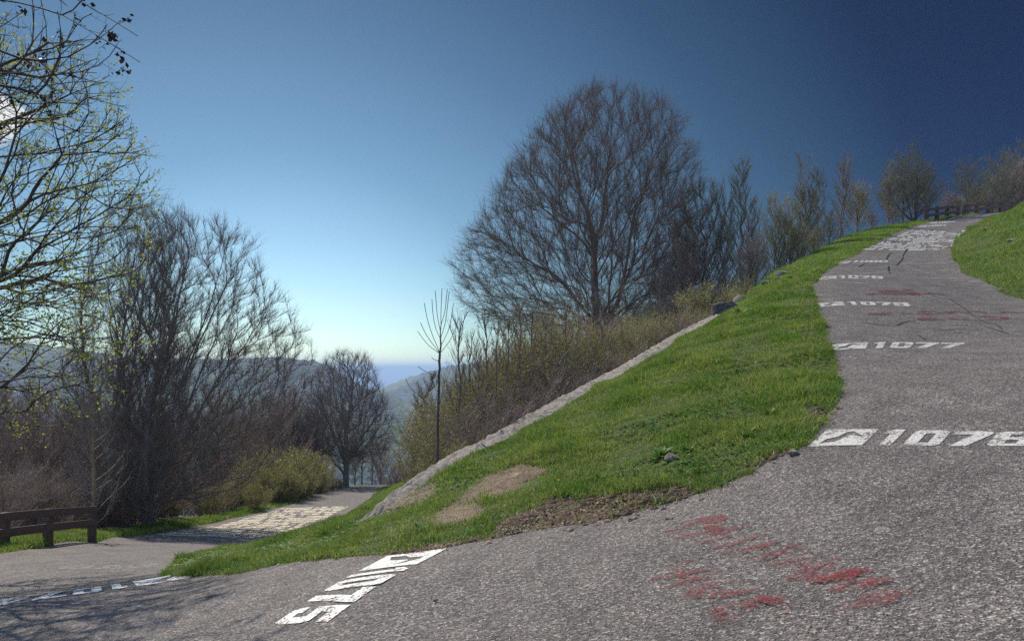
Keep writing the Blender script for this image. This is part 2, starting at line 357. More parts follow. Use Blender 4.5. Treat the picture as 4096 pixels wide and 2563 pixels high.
def Hfar(x, y):
    x = np.asarray(x, float); y = np.asarray(y, float)
    r = np.hypot(x, y) + 1e-6; az = np.degrees(np.arctan2(x, y))
    fall = -10 - 0.32 * np.clip(r - 50, 0, 650) + 0.0 * r
    base = np.where(r < 700, fall, -218.0)
    # far ridges: silhouettes given as a tangent of elevation by azimuth, at their own distance
    azs = np.array([-60, -37, -25, -20.5, -16.5, -14.5, -12.5, -10.8, -9.0, -7.5, -6, -4, -1, 3, 8, 15, 25])
    tl = np.array([.03, .03, .016, .010, .005, -.004, -.03, -.045, -.05, -.055, -.055, -.06, -.06, -.06, -.06, -.05, -.03])
    tr = np.array([-.10, -.10, -.10, -.09, -.08, -.06, -.040, -.0275, -.016, -.008, -.003, .004, .008, .012, .02, .05, .08])
    nl = 0.0015 * np.sin(az * 7.3) + 0.001 * np.sin(az * 17.1 + 1)
    zl = (np.interp(az, azs, tl) + nl) * 1250 + EYE; zr = (np.interp(az, azs, tr) + nl) * 1900 + EYE
    def ridge(z0, rc, w0, w1):
        k = np.where(r < rc, sstep(rc - w0, rc, r), 1 - sstep(rc, rc + w1, r))
        return -230 + (z0 + 230) * k
    h = np.maximum(base, np.maximum(ridge(zl, 1250, 750, 900), ridge(zr, 1900, 1150, 1300)))
    h = h + 14 * lowfreq(x, y, 0.012, 3) * sstep(120, 400, r) + 7 * lowfreq(x, y, 0.035, 5) * sstep(120, 400, r)
    h = np.where(r > 3200, np.minimum(h, -230 - 0.10 * (r - 3200)), h); h = np.maximum(h, -760)
    hr = 4 + 0.12 * np.clip(r, 0, 90) - 0.45 * np.clip(r - 90, 0, 900)
    k = sstep(14, 32, az) * (1 - sstep(150, 175, np.abs(az)))
    h = h * (1 - k) + hr * k
    return h

def Hs(x, y, side=None):
    x = np.asarray(x, float); y = np.asarray(y, float)
    u = tps_eval(FU, x, y); l = tps_eval(FL, x, y)
    if side == 'U': return u
    d = line_dist(x, y, WLINE)
    far = sstep(20.5, 26, y) * (x > 0)
    w0 = 0.18 + 1.0 * far
    w = np.where(d > -0.02, 1.0, 1 - sstep(0.0, 1.0, -(d + 0.02) / w0))
    near = sstep(8.8, 7.5, y) if False else (1 - sstep(7.6, 9.0, y))
    w = np.maximum(w, near * 1.0)
    h = u * w + l * (1 - w)
    r = np.hypot(x, y); k = sstep(62, 92, r)
    return h * (1 - k) + Hfar(x, y) * k

def hz(x, y): return float(Hs(np.array([x]), np.array([y]))[0])

# road outline
R_LEFT = [(-15.5, 84), (-14.9, 70), (-14.7, 56), (-13.6, 45), (-13.5, 40), (-14, 32), (-13.7, 26), (-12.2, 20), (-11.1, 16.2), (-10, 13.3), (-9.6, 9), (-9, 4), (-7.5, -1), (-3, -4.5), (4, -5), (9, -2), (11.5, 4), (12.4, 10),
          (12.0, 16), (12.7, 18), (13.9, 21), (16.1, 25), (18.1, 28), (21.7, 33), (27.3, 40), (39.4, 54), (52, 62)]
R_INNER = [(48, 65), (43.7, 60), (37.2, 54), (33, 50), (29, 46), (27, 44), (19, 34), (14.9, 28.5), (10.6, 22.5), (8.1, 18.3), (6.7, 15), (5.3, 11.5), (4.5, 9.5), (3.83, 8), (3.19, 7.07), (2.74, 6.4),
           (2.35, 6.12), (1.85, 6.06), (1.1, 6.05), (-.6, 6.1), (-1.1, 6.3), (-1.7, 6.7), (-2.27, 7.08), (-3.2, 7.8), (-4.2, 8.55), (-4.45, 8.8), (-5.0, 10), (-5.7, 11.8), (-6.8, 16.5), (-7.8, 21.9), (-8.2, 26.5),
           (-8.4, 34.9), (-9.3, 44.6), (-11.3, 60), (-12.2, 70), (-14, 85)]

def resample(P, step, jit=0.0, seed=0):
    P = np.array(P, float); r = nz(seed); out = []
    # Catmull-Rom
    Q = np.vstack([2 * P[0] - P[1], P, 2 * P[-1] - P[-2]])
    for i in range(1, len(Q) - 2):
        p0, p1, p2, p3 = Q[i - 1], Q[i], Q[i + 1], Q[i + 2]
        n = max(1, int(np.linalg.norm(p2 - p1) / step))
        for k in range(n):
            t = k / n
            out.append(0.5 * (2 * p1 + (p2 - p0) * t + (2 * p0 - 5 * p1 + 4 * p2 - p3) * t * t + (3 * p1 - p0 - 3 * p2 + p3) * t ** 3))
    out.append(Q[-2]); out = np.array(out)
    if jit:
        w = r.normal(0, jit, (len(out), 2)); w = (w + np.roll(w, 1, 0)) / 1.5; w[0] = w[-1] = 0
        out = out + w
    return out

left = resample(R_LEFT, 0.30, 0.0, 1); inner = resample(R_INNER, 0.22, 0.0, 2)
def edge_wobble(E, seed):
    s = np.concatenate([[0], np.cumsum(np.linalg.norm(np.diff(E, axis=0), axis=1))]); r = nz(seed); n = len(E)
    w = r.normal(0, .02, (n, 2)); w = (w + np.roll(w, 1, 0)) / 1.5; k = np.clip(14 / (np.hypot(E[:, 0], E[:, 1]) + 1), .15, 1)[:, None]; w[0] = w[-1] = 0
    return E + w * k
left = edge_wobble(left, 1); inner = edge_wobble(inner, 2)
ROAD = np.vstack([left, inner])

def inside(poly, x, y):
    x = np.asarray(x, float); sh = x.shape; x = x.ravel(); y = np.asarray(y, float).ravel()
    o = np.argsort(y, kind='stable'); xs, ys = x[o], y[o]; c = np.zeros(len(x), bool)
    px, py = poly[:, 0], poly[:, 1]; qx, qy = np.roll(px, -1), np.roll(py, -1)
    lo = np.searchsorted(ys, np.minimum(py, qy)); hi = np.searchsorted(ys, np.maximum(py, qy))
    for ax, ay, bx, by, i, j in zip(px, py, qx, qy, lo, hi):
        if j > i: c[i:j] ^= xs[i:j] < (bx - ax) * (ys[i:j] - ay) / (by - ay) + ax
    r = np.empty(len(x), bool); r[o] = c
    return r.reshape(sh)

def poly_mesh(name, poly, step_fn, zoff, mat, seed=0, parent=None):
    """irregular polygon filled with interior points, laid on the terrain"""
    lo, hi = poly.min(0), poly.max(0); pts = []
    for (x0, x1, y0, y1, s) in step_fn:
        gx, gy = np.meshgrid(np.arange(max(lo[0], x0), min(hi[0], x1), s), np.arange(max(lo[1], y0), min(hi[1], y1), s))
        g = np.stack([gx.ravel(), gy.ravel()], 1) + nz(seed).uniform(-.1 * s, .1 * s, (gx.size, 2))
        pts.append(g[inside(poly, g[:, 0], g[:, 1])])
    pts = np.vstack(pts) if pts else np.zeros((0, 2))
    n = len(poly); allp = np.vstack([poly, pts])
    vs, es, fs, ov, oe, of = delaunay_2d_cdt([Vector(p) for p in allp], [], [list(range(n))], 1, 1e-4)
    V = np.array([(v.x, v.y) for v in vs]); T = [f for f in fs if len(f) == 3]
    z = Hs(V[:, 0], V[:, 1]) + zoff
    T = np.array(T); a, b, c = V[T[:, 0]], V[T[:, 1]], V[T[:, 2]]
    cr_ = (b[:, 0] - a[:, 0]) * (c[:, 1] - a[:, 1]) - (b[:, 1] - a[:, 1]) * (c[:, 0] - a[:, 0])
    T[cr_ < 0] = T[cr_ < 0][:, ::-1]
    return mesh_np(name, np.column_stack([V, z]), [T], mat, True, parent)

road = poly_mesh("road", ROAD, [(-20, 60, -6, 20, .3), (-20, 60, 20.1, 86, .7)], 0.0, M['asphalt'])
tag(road, kind='structure')

# image point -> point on the ground (used to lay out what is painted or lies on it)
def ground(u, v, d0=2.5, d1=90.0):
    t = d0 * (d1 / d0) ** np.linspace(0, 1, 130)
    x = (u - CU) / F * t; z = EYE - (v - CV) / F * t
    h = Hs(x, t); s = np.where(z < h)[0]
    if len(s) and s[0] > 0:
        t = np.linspace(t[s[0] - 1], t[s[0]], 14); x = (u - CU) / F * t; z = EYE - (v - CV) / F * t; h = Hs(x, t); s = np.where(z < h)[0]
        if len(s) and s[0] == 0: return float(x[0]), float(t[0])
    if len(s) == 0: return x[-1], t[-1]
    i = s[0]; a = z[i - 1] - h[i - 1]; b = z[i] - h[i]; k = a / (a - b + 1e-12)
    return float(x[i - 1] + (x[i] - x[i - 1]) * k), float(t[i - 1] + (t[i] - t[i - 1]) * k)

# ground cover regions ------------------------------------------------------
inner_in = inner[(inner[:, 1] < 62)]
WEDGE = np.vstack([inner_in[::1], ])   # closed by the wall line
wl_pts = np.array([(44.2, 62), (33, 54), (24.6, 46.2), (16.6, 36), (12.2, 30), (8.0, 24.4), (6.1, 20.1), (4.28, 17.7), (3.1, 16.1), (1.68, 14.2), (.66, 12.9), (-.74, 11.05), (-1.85, 9.6), (-2.0, 12), (-1.2, 17), (-.5, 24), (-.8, 31), (-2.5, 40), (-5.5, 52), (-9, 61)])
i0 = np.argmin(np.abs(inner[:, 1] - 60) + (inner[:, 0] < 0) * 100); i1 = np.argmin(np.abs(inner[:, 1] - 60) + (inner[:, 0] > 0) * 100)
WEDGE = np.vstack([inner[i0:i1 + 1], wl_pts[::-1]])
lv = left[(left[:, 0] < -6) & (left[:, 1] > 2) & (left[:, 1] < 70)]
off = np.array([(1.7 + 0.5 * math.sin(p[1] * .9)) for p in lv])
LVERGE = np.vstack([lv, (lv - np.column_stack([off, np.zeros(len(lv))]))[::-1]])
rb = left[(left[:, 0] > 10) & (left[:, 1] > 6)]
RBANK = np.vstack([rb, [(75, 62), (60, 30), (30, 6)]])

def pixpoly(pts): return np.array([ground(u, v) for u, v in pts])
STRAW = [pixpoly([(430, 528), (445, 508), (470, 491), (495, 474), (522, 466), (540, 472), (512, 490), (492, 503), (472, 517), (450, 529)]),
         pixpoly([(395, 497), (415, 492), (430, 490), (428, 500), (410, 507), (395, 505)])]
EARTH = [pixpoly([(492, 532), (510, 516), (535, 506), (548, 498), (575, 500), (600, 498), (640, 492), (680, 486), (705, 486), (700, 494), (664, 503), (632, 512), (600, 520), (560, 530), (520, 538), (490, 541)]),
         pixpoly([(395, 553), (430, 546), (470, 540), (500, 535), (500, 541), (440, 549), (398, 557)]),
         pixpoly([(800, 446), (785, 452), (748, 466), (735, 474), (765, 469), (795, 456), (806, 449)]),
         pixpoly([(385, 512), (395, 497), (420, 484), (430, 487), (415, 500), (398, 512)]),
         pixpoly([(820, 424), (828, 410), (815, 400), (806, 412), (805, 428)])]

def wob(p, x, y, a=.11):
    return inside(p, x + a * lowfreq(x, y, 7.0, 41) + a * .7 * lowfreq(x, y, 19.0, 42), y + a * lowfreq(x, y, 7.0, 43) + a * .7 * lowfreq(x, y, 19.0, 44))
def cover(x, y):
    g = inside(WEDGE, x, y) | inside(LVERGE, x, y) | inside(RBANK, x, y)
    e = np.zeros(x.shape, bool); s = np.zeros(x.shape, bool)
    for p in EARTH: e |= wob(p, x, y)
    for p in STRAW: s |= wob(p, x, y, .16)
    e |= (lowfreq(x, y, 2.6, 51) + .6 * lowfreq(x, y, 8.0, 52) > .62) & (y < 20)
    return g, e & g, s & g

def grid_ground():
    # non-uniform grid, fine near the hairpin
    def ax(segs):
        out = []
        for a, b, s in segs: out.append(np.arange(a, b, s))
        return np.concatenate(out + [[segs[-1][1]]])
    xs = ax([(-95, -30, 3), (-30, -16, .8), (-16, -7, .3), (-7, 7, .11), (7, 16, .3), (16, 50, .8), (50, 95, 3)])
    ys = ax([(-60, -8, 3), (-8, 5.4, .5), (5.4, 20.6, .11), (20.6, 32, .3), (32, 60, .8), (60, 95, 3)])
    X, Y = np.meshgrid(xs, ys); Z = Hs(X, Y)
    inr = inside(ROAD, X, Y)
    g, e, s = cover(X, Y)
    # smooth masks for how far the ground drops under the road
    k = inr.astype(float)
    r = np.random.RandomState(4)
    rough = 0.028 * lowfreq(X, Y, 9.0, 1) + 0.02 * lowfreq(X, Y, 21.0, 2)
    ef = e.astype(float); sf = s.astype(float)
    for _ in range(3):
        ef = (ef + np.roll(ef, 1, 0) + np.roll(ef, -1, 0) + np.roll(ef, 1, 1) + np.roll(ef, -1, 1)) / 5
        sf = (sf + np.roll(sf, 1, 0) + np.roll(sf, -1, 0) + np.roll(sf, 1, 1) + np.roll(sf, -1, 1)) / 5
    Z = np.where(inr, Z - 0.05, Z + 0.008 + rough * g - 0.05 * ef + 0.03 * r.normal(size=X.shape) * ef)
    Z = np.where(~inr & ~g, Z + 0.12 * lowfreq(X, Y, 2.2, 7), Z)
    n, m = X.shape; I = np.arange(n * m).reshape(n, m)
    Fq = np.stack([I[:-1, :-1], I[:-1, 1:], I[1:, 1:], I[1:, :-1]], -1).reshape(-1, 4)
    o = mesh_np("ground", np.column_stack([X.ravel(), Y.ravel(), Z.ravel()]), [Fq], M['ground'], True)
    gf = g.astype(float)
    for _ in range(1): gf = (gf + np.roll(gf, 1, 0) + np.roll(gf, -1, 0) + np.roll(gf, 1, 1) + np.roll(gf, -1, 1)) / 5
    at = o.data.color_attributes.new("cover", 'FLOAT_COLOR', 'POINT')
    at.data.foreach_set("color", np.column_stack([gf.ravel(), ef.ravel(), sf.ravel(), np.ones(gf.size)]).astype(np.float32).ravel())
    tag(o, kind='structure')
grid_ground()

def far_ground():
    rs = np.concatenate([np.arange(88, 400, 12), np.arange(400, 3300, 28), 3300 * (40000 / 3300) ** np.linspace(0, 1, 26)])
    az = np.radians(np.concatenate([np.arange(-180, -60, 6), np.arange(-60, 50, .35), np.arange(50, 180.1, 6)]))
    R, A = np.meshgrid(rs, az); X = R * np.sin(A); Y = R * np.cos(A); Z = Hfar(X, Y)
    rr = np.random.RandomState(8)
    Z = Z + rr.normal(size=Z.shape) * 1.2 * sstep(300, 600, R) * (1 - sstep(3000, 3300, R))
    Z[:, 0] -= 1.0
    n, m = X.shape; I = np.arange(n * m).reshape(n, m)
    Fq = np.stack([I[:-1, :-1], I[:-1, 1:], I[1:, 1:], I[1:, :-1]], -1).reshape(-1, 4)
    o = mesh_np("hills", np.column_stack([X.ravel(), Y.ravel(), Z.ravel()]), [Fq[:, ::-1]], M['hill'], True)
    azd = np.degrees(A)
    md = sstep(1720, 1840, R) * (1 - sstep(1940, 2000, R)) * (1 - sstep(-8.6, -7.0, azd)) * sstep(-13, -11, azd)
    md2 = sstep(1050, 1100, R) * (1 - sstep(1190, 1230, R)) * sstep(-9.5, -8.5, azd) * (1 - sstep(-6.2, -5.5, azd))
    v = np.clip(md + md2 * .8, 0, 1).ravel()
    at = o.data.color_attributes.new("meadow", 'FLOAT_COLOR', 'POINT')
    at.data.foreach_set("color", np.column_stack([v, v, v, np.ones(v.size)]).astype(np.float32).ravel())
    tag(o, kind='structure')
far_ground()

# ------------------------------------------------------------------ retaining wall
def build_wall():
    r = nz(5)
    WT = [(-2.25, 8.95, -.66)] + WALL_T
    P = resample([(a, b) for a, b, c in WT], 0.10); T = np.array(WT)
    zt = np.interp(P[:, 1], T[:, 1], T[:, 2])
    d = np.gradient(P, axis=0); d /= np.linalg.norm(d, axis=1)[:, None]; nrm = np.column_stack([-d[:, 1], d[:, 0]])  # to the left (outer side)
    n = len(P); prof = [(-.28, -.35), (-.28, -.02), (-.24, .03), (-.17, .045), (-.1, .05), (-.02, .055), (.05, .06), (.12, .055), (.18, .05), (.25, .05), (.30, .03), (.33, -.03), (.35, -.6), (.36, -1.4), (.40, -2.6)]
    V = np.zeros((n, len(prof), 3))
    for j, (o, h) in enumerate(prof):
        jit = r.normal(0, .012, n) if j > 0 else 0
        hj = r.normal(0, .011, n) + .012 * np.repeat(r.normal(0, 1, n // 4 + 1), 4)[:n] * (1 if j > 0 else 0)
        V[:, j, :2] = P + nrm * (o + jit if not np.isscalar(jit) else np.full(n, o))[:, None]
        V[:, j, 2] = zt + h + hj - .05 * np.exp(-np.arange(n) / 9.0)
        crk = (np.arange(n) % 17 == (j * 0 + 5)); V[crk, j, 2] -= .035 * (1 if 1 < j < 9 else 0)
    tp = np.clip(.3 + np.arange(n) / 34.0, .3, 1)[:, None, None]; V[:, :, :2] = P[:, None] + (V[:, :, :2] - P[:, None]) * tp
    k = len(prof); I = np.arange(n * k).reshape(n, k)
    Fq = np.stack([I[:-1, :-1], I[:-1, 1:], I[1:, 1:], I[1:, :-1]], -1).reshape(-1, 4)
    caps = [list(I[0, ::-1]), list(I[-1])]
    o = mesh_np("retaining_wall", V.reshape(-1, 3), [Fq, np.array(caps)], M['wall'], False)
    tag(o, "rough concrete retaining wall climbing beside the grass bank", "wall")
build_wall()
# ------------------------------------------------------------------ trees
def unit(v):
    return v / (np.linalg.norm(v, axis=-1, keepdims=True) + 1e-9)

def tube_mesh(P0, P1, R0, R1, sides):
    """separate tapered prisms for many segments"""
    n = len(P0)
    if n == 0: return np.zeros((0, 3)), np.zeros((0, 4), int)
    d = unit(P1 - P0); ref = np.where(np.abs(d[:, 2:3]) > .9, np.array([[1., 0, 0]]), np.array([[0, 0, 1.]]))
    a = unit(np.cross(d, ref)); b = np.cross(d, a)
    ang = np.arange(sides) * 2 * math.pi / sides
    c, s = np.cos(ang), np.sin(ang)
    ring = a[:, None] * c[None, :, None] + b[:, None] * s[None, :, None]
    e = d * (0.25 * R0)[:, None]
    V = np.concatenate([(P0 - e)[:, None] + ring * R0[:, None, None], P1[:, None] + ring * R1[:, None, None]], 1).reshape(-1, 3)
    base = (np.arange(n) * 2 * sides)[:, None]; k = np.arange(sides); k2 = (k + 1) % sides
    Q = np.stack([base + k, base + k2, base + sides + k2, base + sides + k], -1).reshape(-1, 4)
    return V, Q

def tubes_to_mesh(name, P0, P1, R0, R1, mat, parent, smooth=True):
    Vs, Qs, off = [], [], 0
    for lo, hi, sd_ in ((0.0, .022, 3), (.022, .06, 5), (.06, 9, 8)):
        m = (R0 >= lo) & (R0 < hi)
        V, Q = tube_mesh(P0[m], P1[m], R0[m], R1[m], sd_)
        Vs.append(V); Qs.append(Q + off); off += len(V)
    V = np.vstack(Vs); Q = np.vstack(Qs)
    if len(V) == 0: return None
    return mesh_np(name, V, [Q], mat, smooth, parent)

class Skel:
    def __init__(s):
        s.p = []; s.par = []
    def add(s, p, par):
        s.p.append(np.array(p, float)); s.par.append(par); return len(s.p) - 1
    def polyline(s, pts, par=-1, step=.4):
        for q in pts:
            q = np.array(q, float)
            if par >= 0:
                a = s.p[par]; n = max(1, int(np.linalg.norm(q - a) / step))
                for k in range(1, n + 1): par = s.add(a + (q - a) * k / n, par)
            else: par = s.add(q, -1)
        return par

def grow(sk, targets, rg, bf=.25, pen=1.2, step=.4, wob=.06, updir=.0, sag=0.0, minidx=0, start_straight=.5):
    """connect every target to the skeleton with a curved branch"""
    cap = len(sk.p) + 60 + len(targets) * 40
    P = np.zeros((cap, 3)); D = np.zeros((cap, 3)); L = np.zeros(cap); n = len(sk.p)
    P[:n] = np.array(sk.p)
    for i in range(n):
        q = sk.par[i]
        if q >= 0:
            D[i] = unit(P[i] - P[q]); L[i] = L[q] + np.linalg.norm(P[i] - P[q])
        else: D[i] = (0, 0, 1)
    for t in targets:
        v = t - P[minidx:n]; d = np.linalg.norm(v, axis=1) + 1e-6
        c = (v * D[minidx:n]).sum(1) / d
        cost = d * (1 + pen * (1 - c) ** 1.5) + bf * L[minidx:n]
        j = int(np.argmin(cost)) + minidx
        a = P[j].copy(); dist = np.linalg.norm(t - a)
        if dist < step * .35: continue
        dirt = unit(t - a); m0 = unit(D[j] * start_straight + dirt) * dist
        m1 = unit(dirt + np.array([0, 0, updir])) * dist
        k = max(1, int(round(dist / step))); par = j
        if n + k + 2 > cap: break
        for q in range(1, k + 1):
            s = q / k; s2, s3 = s * s, s * s * s
            p = (2 * s3 - 3 * s2 + 1) * a + (s3 - 2 * s2 + s) * m0 + (-2 * s3 + 3 * s2) * t + (s3 - s2) * m1
            if q < k: p = p + rg.normal(0, wob * min(1, dist), 3) * .6
            P[n] = p; D[n] = unit(p - P[par]); L[n] = L[par] + np.linalg.norm(p - P[par])
            sk.p.append(p); sk.par.append(par); par = n; n += 1
    return sk

def finish(sk, rg, name_t, name_c, root, r_root, r_tip, twigs=2, twig_len=.4, twig_r=.005, tw_up=.2, tw_out=.4, tw_rand=.5, center=None,
           mat_t=None, mat_c=None, split_r=.035, buds=None, smooth_it=2, twig_from=.02, e_min=1.8, twig_seg=2, flare=1.25):
    P = np.array(sk.p); par = np.array(sk.par); n = len(P)
    for _ in range(smooth_it):
        cnt = np.zeros(n); acc = np.zeros((n, 3)); m = par >= 0
        np.add.at(cnt, par[m], 1); np.add.at(acc, par[m], P[m])
        q = P.copy(); mm = m & (cnt > 0)
        q[mm] = .5 * P[mm] + .25 * P[par[mm]] + .25 * acc[mm] / cnt[mm][:, None]
        P = q
    w = np.zeros(n); ch = np.zeros(n); m = par >= 0; np.add.at(ch, par[m], 1); w[ch == 0] = 1
    for i in range(n - 1, -1, -1):
        if par[i] >= 0: w[par[i]] += w[i]
    roots = np.where(par < 0)[0]; W = max(w[roots].max(), 2)
    ex = math.log(r_root / r_tip) / math.log(W)
    R = r_tip * w ** ex
    d = np.zeros((n, 3)); d[m] = unit(P[m] - P[par[m]])
    i = np.where(m)[0]
    P0, P1, R0, R1 = P[par[i]], P[i], np.minimum(R[par[i]], R[i] * 1.18), R[i]
    # flare at the foot
    for rt in roots:
        z0 = P[rt, 2]
        f0 = 1 + (flare - 1) * np.exp(-(P0[:, 2] - z0) / .35) * (R0 > r_root * .35); f1 = 1 + (flare - 1) * np.exp(-(P1[:, 2] - z0) / .35) * (R1 > r_root * .35)
        if rt == roots[0]: R0, R1 = R0 * f0, R1 * f1
    big = R0 > split_r
    tr = tubes_to_mesh(name_t, P0[big], P1[big], R0[big], R1[big], mat_t, root)
    # twigs
    cand = i[R[i] < twig_from]
    S = np.repeat(cand, twigs); S = S[rg.random(len(S)) < .92]
    if center is None: center = P.mean(0)
    fr = rg.random((len(S), 1)); st = P[S] * fr + P[par[S]] * (1 - fr)
    out = unit(st - center)
    dr = unit(d[S] * .8 + out * tw_out + np.array([0, 0, tw_up]) + rg.normal(0, tw_rand, (len(S), 3)))
    ln = twig_len * rg.uniform(.45, 1.2, (len(S), 1))
    sP0, sP1, sR0, sR1 = [P0[~big]], [P1[~big]], [R0[~big]], [R1[~big]]
    tips = []; cur = st; rr = np.full(len(S), twig_r)
    for sgi in range(twig_seg):
        nxt = cur + dr * ln / twig_seg
        r2 = rr * .72
        sP0.append(cur); sP1.append(nxt); sR0.append(rr); sR1.append(r2)
        # side twiglets
        sel = rg.random(len(S)) < .7
        sd2 = unit(dr[sel] + rg.normal(0, .7, (sel.sum(), 3)) + np.array([0, 0, tw_up]))
        l2 = ln[sel] * rg.uniform(.3, .6, (sel.sum(), 1)); e2 = nxt[sel] + sd2 * l2
        sP0.append(nxt[sel]); sP1.append(e2); sR0.append(r2[sel] * .8); sR1.append(r2[sel] * .5)
        tips.append(e2); tips.append(nxt)
        cur = nxt; rr = r2; dr = unit(dr + rg.normal(0, .22, dr.shape) + np.array([0, 0, tw_up * .6]))
    tips = np.vstack(tips)
    cr_ = tubes_to_mesh(name_c, np.vstack(sP0), np.vstack(sP1), np.concatenate(sR0), np.concatenate(sR1), mat_c, root)
    if buds:
        frac, size, per, bm = buds
        t = tips[rg.random(len(tips)) < frac]
        leaf_mesh("foliage", t, size, per, bm, rg, root)
    return P, R

def leaf_mesh(name, C, size, per, mat, rg, root, spread=.6):
    C = np.repeat(C, per, 0); n = len(C)
    if n == 0: return
    c = C + rg.normal(0, size * spread, (n, 3))
    a = unit(rg.normal(0, 1, (n, 3)) + np.array([0, 0, .5])); b = unit(np.cross(a, rg.normal(0, 1, (n, 3))))
    s = size * rg.uniform(.6, 1.3, (n, 1))
    V = np.stack([c, c - b * s * .36 + a * s * .42, c + a * s, c + b * s * .36 + a * s * .42], 1).reshape(-1, 3)
    return mesh_np(name, V, [np.arange(n * 4).reshape(n, 4)], mat, False, root)

def env_points(n, rg, prof, zc=None, depth=1.0, shell=.5):
    """prof: (height, left radius, right radius); points inside, thinned towards the core"""
    prof = np.array(prof, float); zlo, zhi = prof[0, 0], prof[-1, 0]; out = []
    rmax = prof[:, 1:].max()
    while len(out) < n:
        z = rg.uniform(zlo, zhi, 4000); th = rg.uniform(0, 2 * math.pi, 4000); q = np.sqrt(rg.random(4000))
        rl = np.interp(z, prof[:, 0], prof[:, 1]); rr = np.interp(z, prof[:, 0], prof[:, 2])
        c = np.cos(th); rad = np.where(c > 0, rr, rl); rd = .5 * (rl + rr) * depth
        keep = (rg.random(4000) < (.5 * (rl + rr) / rmax) ** 1.3) & (rg.random(4000) < (1 - shell) + shell * q ** 2)
        x = rad * q * c; y = rd * q * np.sin(th)
        for a, b, cc in zip(x[keep], y[keep], z[keep]): out.append((a, b, cc))
    return np.array(out[:n])

def crown_tree(name, loc, seed, prof, stems, nlimb, nsec, nter, r_root, r_tip=.007, bf=(.1, .25, .3), pen=(1.0, 1.3, 1.4), updir=.4, label=None, cat="tree", group=None,
               depth=.9, step=.45, mat_t=None, mat_c=None, limb_lo=.0, straight=(1.2, .7, .5), **kw):
    rg = nz(seed); root = empty(name, loc, 0, label, cat, group)
    sk = Skel()
    for st in stems:
        if st[0] is None or isinstance(st[0], int): sk.polyline(st[1:], st[0])
        else: sk.polyline(st, 0 if sk.p else -1)
    L1 = env_points(nlimb, rg, prof, depth=depth, shell=1.0) * np.array([.88, .88, 1]);
    L1 = L1[np.argsort(-L1[:, 2])]
    grow(sk, L1, rg, bf[0], pen[0], step, .07, updir, start_straight=straight[0])
    L2 = env_points(nsec, rg, prof, depth=depth, shell=.7)
    c0 = np.array(sk.p[0]); L2 = L2[np.argsort(np.linalg.norm(L2 - c0, axis=1))]
    grow(sk, L2, rg, bf[1], pen[1], step * .8, .06, updir, start_straight=straight[1])
    L3 = env_points(nter, rg, prof, depth=depth, shell=.55); L3 = L3[np.argsort(np.linalg.norm(L3 - c0, axis=1))]
    grow(sk, L3, rg, bf[2], pen[2], step * .7, .04, updir * .7, start_straight=straight[2])
    finish(sk, rg, "trunk", "crown", root, r_root, r_tip, mat_t=mat_t, mat_c=mat_c, center=np.array([0, 0, prof[0][0]]), **kw)
    return root

def pxz(u, v, d, base):
    """local (x, z) of an image point at the tree's distance"""
    return ((u - CU) / F * d - base[0], EYE - (v - CV) / F * d - base[2])

def at(u, d, dz=-.15):
    x = (u - CU) / F * d; return (x, d, hz(x, d) + dz)

